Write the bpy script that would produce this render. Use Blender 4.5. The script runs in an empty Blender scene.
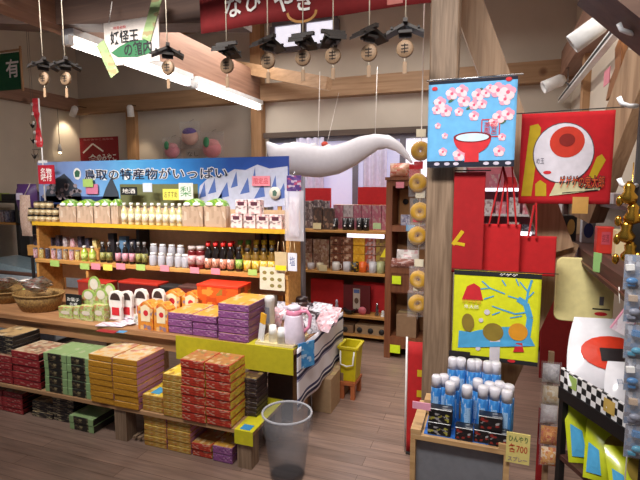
import bpy, bmesh, math, random
from mathutils import Vector, Matrix, Euler
random.seed(7)
SC = bpy.context.scene
COL = SC.collection
R = math.radians
PI = math.pi

# ------------------------------------------------------------------ camera, world, lights, exposure
FPX, YAW, PIT, EYE = 470.0, R(19.8), math.atan(52 / 470.0), 1.5
cam_d = bpy.data.cameras.new('camera'); cam = bpy.data.objects.new('camera', cam_d); COL.objects.link(cam)
cam_d.sensor_width = 36; cam_d.lens = FPX / 640 * 36; cam_d.clip_start = .02
cam.location = (0, 0, EYE); cam.rotation_euler = (PI / 2 - PIT, 0, YAW)
SC.camera = cam
SC.view_settings.view_transform = 'Standard'; SC.view_settings.look = 'None'
SC.view_settings.gamma = 1; SC.view_settings.use_curve_mapping = False
SC.view_settings.exposure = -0.07
W = bpy.data.worlds.new('world'); SC.world = W; W.use_nodes = True
W.node_tree.nodes['Background'].inputs[0].default_value = (.80, .82, 1.0, 1)
W.node_tree.nodes['Background'].inputs[1].default_value = .16

def area(name, loc, rot, sx, sy, power, col=(1, .955, .91)):
    d = bpy.data.lights.new(name, 'AREA'); d.shape = 'RECTANGLE'; d.size = sx; d.size_y = sy; d.energy = power; d.color = col
    o = bpy.data.objects.new(name, d); COL.objects.link(o); o.location = loc; o.rotation_euler = rot
    return o
area('fill_light_rack', (-2.35, 1.0, 2.9), (R(45), 0, 0), 2.4, .3, 32).data.spread = R(64)  # added fill to brighten the rack fronts, no fixture there
area('fill_light_wall', (-2.3, 3.7, 3.0), (0, 0, 0), .3, 1.6, 26)  # added fill in front of the back wall, without a lamp of its own
area('fill_light_aisle', (-.75, 3.3, 3.0), (0, 0, 0), .3, 2.0, 34)  # added fill above the aisle, an unseen source
area('fill_light_entry', (-.35, .55, 2.95), (R(40), 0, R(-14)), 1.0, .3, 20).data.spread = R(84)  # added fill aimed forward at the post and its cloths
area('window_daylight', (-1.3, 4.86, 1.75), (R(-90), 0, 0), 1.5, .7, 12, (.86, .9, 1))
area('fill_light_shelf', (.55, 2.4, 2.5), (0, R(-12), 0), .2, 1.5, 9)  # added fill over the side shelf, not one of its lamps

# ------------------------------------------------------------------ geometry helpers
def ray(u, v):
    x = (u - 320) / FPX; y = (240 - v) / FPX
    fy = math.cos(PIT) + y * math.sin(PIT); fz = -math.sin(PIT) + y * math.cos(PIT)
    c, s = math.cos(YAW), math.sin(YAW)
    return Vector((x * c - fy * s, x * s + fy * c, fz))
def at(u, v, X=None, Y=None, z=None):
    r = ray(u, v)
    t = X / r.x if X is not None else Y / r.y if Y is not None else (z - EYE) / r.z
    return Vector((0, 0, EYE)) + r * t
def fit(u0, v0, u1, v1, Y):
    """centre x, bottom z, width, height of a camera-facing thing standing at depth Y"""
    um = (u0 + u1) / 2; vm = (v0 + v1) / 2
    a = at(u0, vm, Y=Y); b = at(u1, vm, Y=Y)
    lo = at(um, v1, Y=Y); hi = at(um, v0, Y=Y)
    return (a.x + b.x) / 2, lo.z, b.x - a.x, hi.z - lo.z

def lin(h):
    if not isinstance(h, str): return h
    c = [int(h[i:i + 2], 16) / 255 for i in (0, 2, 4)]
    return tuple(((x / 12.92) if x <= .04045 else ((x + .055) / 1.055) ** 2.4) for x in c)
MATS = {}
def nodes(name):
    m = bpy.data.materials.new(name); m.use_nodes = True
    nt = m.node_tree
    return m, nt, nt.nodes['Principled BSDF']
def mat(name, col, rough=.6, metal=0, emit=0, alpha=1, trans=0, vary=.06, scale=30, coat=0):
    if name in MATS: return MATS[name]
    m, nt, b = nodes(name); c = lin(col)
    n = nt.nodes.new('ShaderNodeTexNoise'); n.inputs['Scale'].default_value = scale; n.inputs['Detail'].default_value = 3
    tc = nt.nodes.new('ShaderNodeTexCoord'); nt.links.new(tc.outputs['Object'], n.inputs['Vector'])
    rp = nt.nodes.new('ShaderNodeValToRGB'); nt.links.new(n.outputs['Fac'], rp.inputs[0])
    rp.color_ramp.elements[0].color = (*[max(0, x * (1 - vary * 1.5)) for x in c], 1)
    rp.color_ramp.elements[1].color = (*[min(1, x * (1 + vary)) for x in c], 1)
    rp.color_ramp.elements[0].position = .3; rp.color_ramp.elements[1].position = .7
    nt.links.new(rp.outputs[0], b.inputs['Base Color'])
    b.inputs['Roughness'].default_value = rough; b.inputs['Metallic'].default_value = metal
    if coat: b.inputs['Coat Weight'].default_value = coat
    if trans:
        b.inputs['Transmission Weight'].default_value = trans; b.inputs['IOR'].default_value = 1.3
    if alpha < 1: b.inputs['Alpha'].default_value = alpha
    if emit:
        b.inputs['Emission Color'].default_value = (*c, 1); b.inputs['Emission Strength'].default_value = emit
    MATS[name] = m; return m
def wood(name, c1, c2, axis=2, scale=6, rough=.6):
    """long grain along one object axis, a few knots"""
    if name in MATS: return MATS[name]
    m, nt, b = nodes(name)
    tc = nt.nodes.new('ShaderNodeTexCoord'); mp = nt.nodes.new('ShaderNodeMapping')
    s = [scale * 4] * 3; s[axis] = scale * .25; mp.inputs['Scale'].default_value = s
    n = nt.nodes.new('ShaderNodeTexNoise'); n.inputs['Scale'].default_value = 2; n.inputs['Detail'].default_value = 6; n.inputs['Distortion'].default_value = .6
    rp = nt.nodes.new('ShaderNodeValToRGB')
    rp.color_ramp.elements[0].position = .32; rp.color_ramp.elements[1].position = .68
    rp.color_ramp.elements[0].color = (*lin(c1), 1); rp.color_ramp.elements[1].color = (*lin(c2), 1)
    v = nt.nodes.new('ShaderNodeTexVoronoi'); v.inputs['Scale'].default_value = 2.2
    kr = nt.nodes.new('ShaderNodeValToRGB'); kr.color_ramp.elements[0].position = .05; kr.color_ramp.elements[1].position = .11
    kr.color_ramp.elements[0].color = (.45, .35, .3, 1); kr.color_ramp.elements[1].color = (1, 1, 1, 1)
    mx = nt.nodes.new('ShaderNodeMixRGB'); mx.blend_type = 'MULTIPLY'; mx.inputs[0].default_value = 1
    nt.links.new(tc.outputs['Object'], mp.inputs[0]); nt.links.new(mp.outputs[0], n.inputs['Vector'])
    nt.links.new(n.outputs['Fac'], rp.inputs[0]); nt.links.new(tc.outputs['Object'], v.inputs['Vector']); nt.links.new(v.outputs['Distance'], kr.inputs[0])
    nt.links.new(rp.outputs[0], mx.inputs[1]); nt.links.new(kr.outputs[0], mx.inputs[2]); nt.links.new(mx.outputs[0], b.inputs['Base Color'])
    b.inputs['Roughness'].default_value = rough
    MATS[name] = m; return m
def pk(name, cols, cells=(6, 3, 3), rough=.35, seed=0.0, band=None, bandcol=None, edge=None, soft=.38, ew=.07):
    """printed packaging: blocks of print in the given colours (first is the ground), optional band across the height (print, or painted shade at a box foot), plain margin"""
    if name in MATS: return MATS[name]
    m, nt, b = nodes(name)
    L = nt.links.new
    tc = nt.nodes.new('ShaderNodeTexCoord')
    ml = nt.nodes.new('ShaderNodeVectorMath'); ml.operation = 'MULTIPLY'; ml.inputs[1].default_value = [q * 1.6 for q in cells]
    ad = nt.nodes.new('ShaderNodeVectorMath'); ad.operation = 'ADD'; ad.inputs[1].default_value = (seed, seed * 1.7, seed * .6)
    nz = nt.nodes.new('ShaderNodeTexNoise'); nz.inputs['Scale'].default_value = 1.7
    L(tc.outputs['Generated'], ml.inputs[0]); L(ml.outputs[0], ad.inputs[0])
    vo = nt.nodes.new('ShaderNodeTexVoronoi'); vo.inputs['Scale'].default_value = 1; vo.inputs['Randomness'].default_value = .75
    vo.distance = 'CHEBYCHEV'
    L(ad.outputs[0], vo.inputs['Vector'])
    sp = nt.nodes.new('ShaderNodeSeparateColor'); L(vo.outputs['Color'], sp.inputs[0])
    rp = nt.nodes.new('ShaderNodeValToRGB'); rp.color_ramp.interpolation = 'CONSTANT'
    k = len(cols); el = rp.color_ramp.elements
    el[0].position = 0; el[0].color = (*lin(cols[0]), 1); el[1].position = .5; el[1].color = (*lin(cols[1 % k]), 1)
    for i in range(2, k):
        e = el.new(.5 + .5 * (i - 1) / (k - 1)); e.color = (*lin(cols[i]), 1)
    L(sp.outputs[0], rp.inputs[0]); sf = nt.nodes.new('ShaderNodeMixRGB'); sf.inputs[0].default_value = soft; sf.inputs[2].default_value = (*lin(cols[0]), 1); L(rp.outputs[0], sf.inputs[1]); out = sf.outputs[0]
    sx = nt.nodes.new('ShaderNodeSeparateXYZ'); L(tc.outputs['Generated'], sx.inputs[0])
    def rng(sock, a, c):
        g = nt.nodes.new('ShaderNodeMath'); g.operation = 'GREATER_THAN'; g.inputs[1].default_value = a; L(sock, g.inputs[0])
        l = nt.nodes.new('ShaderNodeMath'); l.operation = 'LESS_THAN'; l.inputs[1].default_value = c; L(sock, l.inputs[0])
        q = nt.nodes.new('ShaderNodeMath'); q.operation = 'MULTIPLY'; L(g.outputs[0], q.inputs[0]); L(l.outputs[0], q.inputs[1]); return q.outputs[0]
    if edge:
        q = rng(sx.outputs[0], ew, 1 - ew); mx = nt.nodes.new('ShaderNodeMixRGB'); L(q, mx.inputs[0])
        mx.inputs[1].default_value = (*lin(edge), 1); L(out, mx.inputs[2]); out = mx.outputs[0]
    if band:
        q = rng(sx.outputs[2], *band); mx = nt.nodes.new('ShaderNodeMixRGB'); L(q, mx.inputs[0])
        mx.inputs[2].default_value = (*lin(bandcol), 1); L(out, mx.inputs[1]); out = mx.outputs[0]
    L(out, b.inputs['Base Color']); b.inputs['Roughness'].default_value = rough
    MATS[name] = m; return m
def clear(name, col='f4f4f8', alpha=.1, rough=.12):
    """thin clear film: mostly see-through with a gloss"""
    if name in MATS: return MATS[name]
    m, nt, b = nodes(name)
    b.inputs['Base Color'].default_value = (*lin(col), 1); b.inputs['Roughness'].default_value = rough; b.inputs['Alpha'].default_value = alpha
    n = nt.nodes.new('ShaderNodeTexNoise'); n.inputs['Scale'].default_value = 25; bp = nt.nodes.new('ShaderNodeBump'); bp.inputs['Strength'].default_value = .5; bp.inputs['Distance'].default_value = .02
    nt.links.new(n.outputs['Fac'], bp.inputs['Height']); nt.links.new(bp.outputs[0], b.inputs['Normal'])
    MATS[name] = m; return m

class MB:
    def __init__(s): s.v = []; s.f = []; s.mi = []; s.m = 0; s.sm = []; s.smooth = False
    def add(s, vs, fs):
        o = len(s.v); s.v += [tuple(x) for x in vs]; s.f += [tuple(o + i for i in f) for f in fs]; s.mi += [s.m] * len(fs); s.sm += [s.smooth] * len(fs); return s
    def box(s, x0, x1, y0, y1, z0, z1, ms=None):
        vs = [(x0, y0, z0), (x1, y0, z0), (x1, y1, z0), (x0, y1, z0), (x0, y0, z1), (x1, y0, z1), (x1, y1, z1), (x0, y1, z1)]
        s.add(vs, [(0, 3, 2, 1), (4, 5, 6, 7), (0, 1, 5, 4), (1, 2, 6, 5), (2, 3, 7, 6), (3, 0, 4, 7)])
        if ms: s.mi[-6:] = [ms[2], ms[2], ms[0], ms[1], ms[0], ms[1]]
        return s
    def bx(s, w, d, h, z=0, x=0, y=0, ms=None): return s.box(x - w / 2, x + w / 2, y - d / 2, y + d / 2, z, z + h, ms)
    def prism(s, poly, y0, y1, axis='y'):
        n = len(poly)
        P = (lambda a, b, t: (a, t, b)) if axis == 'y' else (lambda a, b, t: (t, a, b)) if axis == 'x' else (lambda a, b, t: (a, b, t))
        vs = [P(a, b, y0) for a, b in poly] + [P(a, b, y1) for a, b in poly]
        return s.add(vs, [tuple(range(n)), tuple(range(2 * n - 1, n - 1, -1))] + [(i, i + n, (i + 1) % n + n, (i + 1) % n) for i in range(n)])
    def beam(s, a, b, w, h):
        """square bar from a to b, w across horizontally, h the other way"""
        a = Vector(a); b = Vector(b); d = (b - a).normalized()
        up = Vector((0, 0, 1)) if abs(d.z) < .95 else Vector((0, 1, 0))
        r = d.cross(up).normalized(); u = r.cross(d).normalized()
        c = [(-1, -1), (1, -1), (1, 1), (-1, 1)]
        vs = [a + r * (p * w / 2) + u * (q * h / 2) for p, q in c] + [b + r * (p * w / 2) + u * (q * h / 2) for p, q in c]
        return s.add(vs, [(0, 1, 2, 3), (7, 6, 5, 4)] + [(i, i + 4, (i + 1) % 4 + 4, (i + 1) % 4) for i in range(4)])
    def lathe(s, prof, n=14, cx=0, cy=0, cz=0, sy=1):
        vs = []; fs = []; k = len(prof)
        for r, z in prof:
            for i in range(n):
                t = 2 * PI * i / n; vs.append((cx + r * math.cos(t), cy + sy * r * math.sin(t), cz + z))
        for j in range(k - 1):
            for i in range(n):
                a = j * n + i; b = j * n + (i + 1) % n; fs.append((a, b, b + n, a + n))
        fs.append(tuple(range(n - 1, -1, -1))); fs.append(tuple((k - 1) * n + i for i in range(n)))
        p = s.smooth; s.smooth = True; s.add(vs, fs); s.smooth = p; return s
    def ball(s, rx, ry, rz, c=(0, 0, 0), n=14, m=8):
        prof = [(max(.001, math.sin(PI * j / m)), -math.cos(PI * j / m)) for j in range(m + 1)]
        o = len(s.v); s.lathe(prof, n)
        s.v[o:] = [(c[0] + x * rx, c[1] + y * ry, c[2] + z * rz) for x, y, z in s.v[o:]]
        return s
    def tube(s, pts, r, n=8, closed=False):
        pts = [Vector(p) for p in pts]; rings = []; k = len(pts)
        prev = None
        for i, p in enumerate(pts):
            d = (pts[min(i + 1, k - 1)] - pts[max(i - 1, 0)]) if not closed else (pts[(i + 1) % k] - pts[i - 1])
            d.normalize(); up = prev or (Vector((0, 0, 1)) if abs(d.z) < .9 else Vector((1, 0, 0)))
            x = d.cross(up)
            if x.length < 1e-4: x = d.orthogonal()
            x.normalize(); y = x.cross(d).normalized(); prev = y
            rr = r[i] if isinstance(r, (list, tuple)) else r
            rings.append([p + x * (rr * math.cos(2 * PI * j / n)) + y * (rr * math.sin(2 * PI * j / n)) for j in range(n)])
        vs = [q for g in rings for q in g]; fs = []
        for i in range(k if closed else k - 1):
            for j in range(n):
                a = i * n + j; b = i * n + (j + 1) % n; c = ((i + 1) % k) * n; fs.append((a, b, c + (j + 1) % n, c + j))
        if not closed: fs += [tuple(range(n - 1, -1, -1)), tuple((k - 1) * n + j for j in range(n))]
        q = s.smooth; s.smooth = True; s.add(vs, fs); s.smooth = q; return s
    def pillow(s, w, h, t, z=0, nx=8, nz=8, crimp=.0, pinch=0, pw=.5):
        """a filled bag standing upright: width w, height h, thickness t; flat seams at the rim"""
        vs = []; fs = []
        for sd in (-1, 1):
            for j in range(nz + 1):
                for i in range(nx + 1):
                    a = i / nx; b = j / nz
                    q = (math.sin(PI * a) * math.sin(PI * min(1, b / (1 - crimp)) if b < 1 - crimp else 0)) if True else 0
                    q = max(0, q) ** pw
                    xx = (a - .5) * w * (1 - pinch * b * b)
                    vs.append((xx, sd * (t / 2 * q + .0006), z + b * h))
        N = (nx + 1) * (nz + 1)
        for sd in (0, 1):
            for j in range(nz):
                for i in range(nx):
                    a = sd * N + j * (nx + 1) + i; f = (a, a + 1, a + nx + 2, a + nx + 1); fs.append(f if sd == 0 else f[::-1])
        p = s.smooth; s.smooth = True; s.add(vs, fs); s.smooth = p; return s
    def mesh(s, name, mats, bev=0):
        me = bpy.data.meshes.new(name); me.from_pydata(s.v, [], s.f)
        for m in (mats if isinstance(mats, (list, tuple)) else [mats]): me.materials.append(m)
        for p, i, q in zip(me.polygons, s.mi, s.sm): p.material_index = i; p.use_smooth = q
        b = bmesh.new(); b.from_mesh(me); bmesh.ops.remove_doubles(b, verts=b.verts, dist=1e-5)
        bmesh.ops.recalc_face_normals(b, faces=b.faces)
        if bev: bmesh.ops.bevel(b, geom=b.edges[:], offset=bev, segments=1, affect='EDGES', clamp_overlap=True)
        b.to_mesh(me); b.free(); return me
    def build(s, name, mats, parent=None, loc=(0, 0, 0), rot=(0, 0, 0), bev=0):
        return obj(name, s.mesh(name, mats, bev), parent, loc, rot)
def obj(name, me, parent=None, loc=(0, 0, 0), rot=(0, 0, 0)):
    o = bpy.data.objects.new(name, me); COL.objects.link(o); o.parent = parent; o.location = loc; o.rotation_euler = rot; return o
def tag(o, label, cat, group=None):
    o['label'] = label; o['category'] = cat
    if group: o['group'] = group
    return o
def thing(name, label, cat, loc=(0, 0, 0), rz=0, group=None):
    o = obj(name, None, None, loc, (0, 0, rz)); o.empty_display_size = .05; return tag(o, label, cat, group)
def struct(o): o['kind'] = 'structure'; return o
def dup(root, loc, rz=None, label=None, group=None):
    r = root.copy(); COL.objects.link(r); r.location = loc
    if rz is not None: r.rotation_euler = (0, 0, rz)
    if label: r['label'] = label
    if group: r['group'] = group
    for ch in root.children:
        c = ch.copy(); COL.objects.link(c); c.parent = r
        for g in ch.children:
            d = g.copy(); COL.objects.link(d); d.parent = c
    return r
_tc = {}
def textmesh(body, w, h, bold=0.0):
    """flat lettering centred on the origin, in the xz plane, facing -y"""
    c = bpy.data.curves.new('letters', 'FONT'); c.body = body; c.align_x = 'CENTER'; c.resolution_u = 2; c.offset = bold; c.space_line = .85
    o = bpy.data.objects.new('letters', c); COL.objects.link(o); bpy.context.view_layer.update()
    me = bpy.data.meshes.new_from_object(o.evaluated_get(bpy.context.evaluated_depsgraph_get()))
    bpy.data.objects.remove(o); bpy.data.curves.remove(c)
    xs = [v.co.x for v in me.vertices]; ys = [v.co.y for v in me.vertices]
    x0, x1, y0, y1 = min(xs), max(xs), min(ys), max(ys)
    kx = w / (x1 - x0) if w else h / (y1 - y0); ky = h / (y1 - y0) if h else kx
    for v in me.vertices: v.co = ((v.co.x - (x0 + x1) / 2) * kx, 0, (v.co.y - (y0 + y1) / 2) * ky)
    return me
def text(body, w, h, m, parent, loc, name='lettering', rot=(0, 0, 0), bold=0.0, fn=None):
    me = textmesh(body, w, h, bold); me.materials.clear(); me.materials.append(m)
    for p in me.polygons: p.material_index = 0
    if fn:
        for v in me.vertices: v.co = (v.co.x + loc[0], fn(v.co.x + loc[0], v.co.z + loc[2]) + loc[1], v.co.z + loc[2])
        loc = (0, 0, 0)
    return obj(name, me, parent, loc, rot)
ORD = ['first', 'second', 'third', 'fourth', 'fifth', 'sixth', 'seventh', 'eighth', 'ninth', 'tenth', 'eleventh', 'twelfth', 'thirteenth', 'fourteenth', 'fifteenth', 'sixteenth', 'seventeenth', 'eighteenth']
def tier(i, n): return 'bottom' if i == 0 else 'top' if i == n - 1 else ORD[i] + ' from bottom'

def carton(name, label, cat, x, y, z, w, d, h, ms, group=None, rz=0, bev=.002):
    b = MB(); ms = ms if isinstance(ms, (list, tuple)) else [ms] * 3
    b.bx(w, d, h, ms=(0, 1, 2)); o = b.build(name, list(ms), None, (x, y, z), (0, 0, rz), bev); return tag(o, label, cat, group)
def stack(name, cat, fmt, group, x0, x1, y0, y1, z0, h, n, cols, ms, jit=.004, bev=.003, gap=.0012):
    """n layers of flat boxes in len(cols) columns; cols name each column for the label"""
    k = len(cols); w = (x1 - x0) / k
    proto = None
    for c in range(k):
        for i in range(n if isinstance(n, int) else n[c]):
            nn = n if isinstance(n, int) else n[c]
            lb = fmt.format(t=tier(i, nn), c=cols[c])
            p = (x0 + w * (c + .5) + random.uniform(-jit, jit) * .4, (y0 + y1) / 2 + random.uniform(-jit, jit), z0 + i * (h + gap))
            if proto is None: proto = carton(name, lb, cat, *p, w - .004, y1 - y0, h, ms, group, bev=bev)
            else: dup(proto, p, random.uniform(-.012, .012), lb)

CW = {}
def ripple(amp, kx, ph=0, H=1.0):
    return lambda x, z: amp * math.sin(kx * x + ph) * (.35 + .65 * min(1, -z / H)) + amp * .4 * math.sin(kx * .43 * x + 2 * z / H + ph)
def cloth(name, w, h, mats, parent, fn, nx=24, ny=18, th=.003, outline=None, loc=(0, 0, 0)):
    """hanging cloth: top edge centred on the origin, hanging down -z, rippled by fn"""
    b = MB(); b.smooth = True; vs = []; fs = []
    for sd in (0, 1):
        for j in range(ny + 1):
            for i in range(nx + 1):
                u = i / nx; v = j / ny; x = (u - .5) * w; z = -v * h
                if outline: x, z = outline(u, v)
                vs.append((x, fn(x, z) + sd * th, z))
    N = (nx + 1) * (ny + 1)
    for j in range(ny):
        for i in range(nx):
            a = j * (nx + 1) + i; f = (a, a + nx + 1, a + nx + 2, a + 1); fs.append(f); fs.append(tuple(q + N for q in f[::-1]))
    rim = [i for i in range(nx + 1)] + [j * (nx + 1) + nx for j in range(1, ny + 1)] + [ny * (nx + 1) + i for i in range(nx - 1, -1, -1)] + [j * (nx + 1) for j in range(ny - 1, 0, -1)]
    for a, c in zip(rim, rim[1:] + rim[:1]): fs.append((a, c, c + N, a + N))
    b.add(vs, fs); return b.build(name, mats, parent, loc)
class Print(MB):
    """flat shapes printed on a cloth, kept just proud of it"""
    def __init__(s, fn, off=.0015): super().__init__(); s.fn = fn; s.off = off
    def pt(s, x, z): return (x, s.fn(x, z) - s.off, z)
    def poly(s, pts, lift=0):
        s.off += lift; cx = sum(p[0] for p in pts) / len(pts); cz = sum(p[1] for p in pts) / len(pts)
        n = len(pts); vs = [s.pt(cx, cz)] + [s.pt(cx + (x - cx) * .5, cz + (z - cz) * .5) for x, z in pts] + [s.pt(x, z) for x, z in pts]
        fs = []
        for i in range(n):
            j = (i + 1) % n; fs.append((0, 1 + i, 1 + j)); fs.append((1 + i, 1 + n + i, 1 + n + j, 1 + j))
        s.add(vs, fs); s.off -= lift; return s
    def disc(s, x, z, rx, rz=None, n=24, lift=0, rot=0):
        rz = rz or rx; c, q = math.cos(rot), math.sin(rot)
        return s.poly([(x + rx * math.cos(t) * c - rz * math.sin(t) * q, z + rx * math.cos(t) * q + rz * math.sin(t) * c) for t in [2 * PI * i / n for i in range(n)]], lift)
    def rect(s, x0, x1, z0, z1, lift=0, n=8):
        pts = [(x0 + (x1 - x0) * i / n, z0) for i in range(n)] + [(x1, z0 + (z1 - z0) * i / 4) for i in range(4)] + [(x1 - (x1 - x0) * i / n, z1) for i in range(n)] + [(x0, z1 - (z1 - z0) * i / 4) for i in range(4)]
        return s.poly(pts, lift)
    def stroke(s, pts, w, lift=0):
        for (a, b) in zip(pts, pts[1:]):
            dx, dz = b[0] - a[0], b[1] - a[1]; l = math.hypot(dx, dz) or 1; nx, nz = -dz / l * w / 2, dx / l * w / 2
            s.poly([(a[0] + nx, a[1] + nz), (a[0] - nx, a[1] - nz), (b[0] - nx, b[1] - nz), (b[0] + nx, b[1] + nz)], lift)
        return s

# ------------------------------------------------------------------ shared materials
plaster = mat('plaster', 'ccc0b0', .9, vary=.03, scale=4)
plaster_dim = mat('plaster_side', 'cfc2b0', .9, vary=.03, scale=4)
ply = wood('ceiling_plywood', 'd6b98c', 'e2c99e', 0, 2)
pineX = wood('pine_x', '92704f', 'ac8866', 0, 4); pineY = wood('pine_y', '84604e', '9c7660', 1, 4); pineZ = wood('pine_z', 'a67c56', 'bc936a', 2, 4)
darkX = wood('dark_beam_wood', '4c342a', '604638', 0, 4)
greypost = wood('weathered_post_wood', '6e5844', '947b64', 2, 9)
brace_w = wood('brace_wood', '86694f', 'a5876a', 2, 6)
shelfwood = wood('rack_wood', 'b07a3c', 'd09a54', 0, 5)
tablewood = wood('table_wood', '8f6440', 'b0825a', 0, 5)
deckwood = wood('deck_wood', '9a7450', 'b98f66', 0, 5)
cabwood = wood('cabinet_wood', '6a3a22', '84502f', 2, 5)
darkshelf = wood('dark_shelf_wood', '3a221b', '553128', 1, 5)
white = mat('white_paint', 'efeeec', .4); black = mat('black', '141416', .5); charcoal = mat('charcoal', '2a2828', .6)
steel = mat('steel', 'b9bbc0', .25, 1); red = mat('red_cloth', 'b81a1e', .8); dred = mat('deep_red', '8f1518', .7)
gold = mat('gold_plastic', 'c09238', .22, .95); yellow = mat('yellow', 'e6d21e', .6)
film = clear('clear_film'); film2 = clear('clear_film_soft', 'f6eeee', .25, .2)
ink = mat('ink', '17181c', .7); whiteink = mat('white_ink', 'f2ece6', .7); redink = mat('red_ink', 'c8202a', .7)

# ------------------------------------------------------------------ the setting
def floor_mat():
    m, nt, b = nodes('floor_planks'); L = nt.links.new
    tc = nt.nodes.new('ShaderNodeTexCoord'); mp = nt.nodes.new('ShaderNodeMapping'); L(tc.outputs['Object'], mp.inputs[0])
    br = nt.nodes.new('ShaderNodeTexBrick'); br.inputs['Scale'].default_value = 1; br.inputs['Brick Width'].default_value = 1.2; br.inputs['Row Height'].default_value = .09
    br.inputs['Mortar Size'].default_value = .0015; br.inputs['Color1'].default_value = (*lin('92786a'), 1); br.inputs['Color2'].default_value = (*lin('7e685c'), 1); br.inputs['Mortar'].default_value = (*lin('5a4236'), 1)
    L(mp.outputs[0], br.inputs['Vector'])
    m2 = nt.nodes.new('ShaderNodeMapping'); m2.inputs['Scale'].default_value = (3, 45, 1); L(tc.outputs['Object'], m2.inputs[0])
    n = nt.nodes.new('ShaderNodeTexNoise'); n.inputs['Scale'].default_value = 1; n.inputs['Detail'].default_value = 5; L(m2.outputs[0], n.inputs['Vector'])
    mx = nt.nodes.new('ShaderNodeMixRGB'); mx.blend_type = 'OVERLAY'; mx.inputs[0].default_value = .6; L(br.outputs['Color'], mx.inputs[1]); L(n.outputs['Fac'], mx.inputs[2])
    L(mx.outputs[0], b.inputs['Base Color']); b.inputs['Roughness'].default_value = .38
    return m
struct(MB().box(-6.5, .8, -.6, 5.1, -.05, 0).build('floor', floor_mat()))
BW = 5.0
struct(MB().box(-5.4, .8, BW, BW + .1, 0, 3.9).build('wall_back', plaster))
LX = -5.25
struct(MB().box(LX - .1, LX, 1.2, BW, 0, 3.9).build('wall_left', plaster_dim))
RX = .68
struct(MB().box(RX, RX + .1, .4, BW, 0, 3.9).build('wall_right', plaster_dim))
# sloping plywood roof, eave over the back wall
struct(MB().prism([(BW + .1, 3.45), (BW + .1, 3.5), (-.6, 4.75), (-.6, 4.7)], -5.5, .85, 'x').build('ceiling', ply))
struct(MB().box(LX, RX, BW - .13, BW, 3.34, 3.5).build('trim_1', pineX))
struct(MB().box(LX, RX, BW - .12, BW, 2.47, 2.66).build('trim_2', pineX))              # beam along the back wall
struct(MB().box(LX, LX + .12, 1.2, BW - .12, 2.5, 2.66).build('trim_3', pineY))        # beam along the side wall
struct(MB().box(-2.62, -2.47, 1.6, BW - .12, 2.47, 2.78).build('trim_4', pineY))       # tie beam with the tubes
struct(MB().box(-2.6, -2.47, BW - .11, BW, 0, 3.4).build('trim_5', pineZ))           # corner post
c = at(134, 130, Y=BW); struct(MB().box(c.x - .07, c.x + .07, BW - .06, BW, 0, 2.47).build('trim_6', pineZ))
# big dark tie beam near the ceiling
a = at(28, 25, Y=2.3); b_ = at(245, 28, Y=2.3)
struct(MB().prism([(a.x - 1.5, a.z + .2), (a.x, a.z - .02), (b_.x, b_.z), (b_.x, b_.z + .36), (a.x, a.z + .36), (a.x - 1.5, a.z + .36)], 2.22, 2.38).build('trim_7', darkX))
# oblique brace between the corner post and the wall beam
a = at(232, 66, Y=4.8); b_ = at(329, 84, Y=4.45)
struct(MB().beam(a, b_, .1, .12).build('trim_8', pineX))
# right-hand wall beam, post and slanting dark rafter
struct(MB().box(RX - .12, RX, 1.2, BW - .12, 2.5, 2.72).build('trim_9', pineY))
c = at(586, 70, X=RX - .03); struct(MB().box(RX - .05, RX, c.y - .05, c.y + .05, 0, 3.6).build('trim_10', pineZ))
a = at(612, -38, Y=1.6); b_ = at(740, 62, Y=1.6); struct(MB().beam(a, b_, .2, .2).build('trim_11', darkX))
a = at(648, 52, Y=2.5); b_ = at(586, 218, Y=2.7); struct(MB().beam(a, b_, .1, .13).build('trim_12', brace_w))
# the weathered post of the aisle and its two braces
struct(MB().box(-.265, -.147, 2.12, 2.24, 0, 3.6).build('trim_13', greypost, bev=.006))
a = at(462, -12, Y=2.48); b_ = at(558, 250, Y=2.48); struct(MB().beam(a, b_, .09, .13).build('trim_14', brace_w))
a = at(566, 240, Y=2.51); b_ = at(500, 385, Y=2.51); struct(MB().beam(a, b_, .08, .11).build('trim_15', brace_w))
# windows
pane_l = mat('window_daylit', 'c9c8e4', .4, emit=.42, vary=.02); pane_w = mat('window_bright', 'f4f2ff', .4, emit=.9, vary=.01)
alu = mat('window_frame_grey', '77747c', .4, .3)
def window(name, x0, x1, z0, z1, nb, bright):
    f = MB(); y = BW - .05
    f.box(x0, x1, y, BW, z1 - .05, z1).box(x0, x1, y, BW, z0, z0 + .05)
    for i in range(nb + 1):
        x = x0 + (x1 - x0) * i / nb; f.box(x - .03, x + .03, y, BW, z0 + .05, z1 - .05)
    w = struct(f.build(name, alu))
    for i in range(nb):
        p = MB().box(x0 + (x1 - x0) * i / nb + .03, x0 + (x1 - x0) * (i + 1) / nb - .03, BW - .02, BW - .012, z0 + .05, z1 - .05).build('pane', pane_w if i in bright else pane_l, w)
    return w
window('window_1', -2.4, -.36, 1.02, 2.06, 4, (3,))
window('window_2', -2.35, -1.6, 3.0, 3.33, 2, (0, 1))
struct(MB().box(-2.45, .62, BW - .1, BW - .055, 2.06, 2.12).build('trim_16', wood('blind_box', '4a3c34', '5c4c40', 0, 4)))
curt = mat('curtain_lavender', 'd6d2ea', .8, trans=0)
def curtain(label, x0, x1):
    def f(x, z): return .018 * math.sin(x * 75)
    o = cloth('curtain', x1 - x0, .98, curt, None, f, 40, 4, .003); o.location = ((x0 + x1) / 2, BW - .09, 2.05); tag(o, label, 'curtain')
curtain('pale lavender curtain gathered behind the white streamer', -2.05, -1.72); curtain('pale lavender curtain beside the window mullion next to the brown cabinet', -1.28, -1.02)

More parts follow.
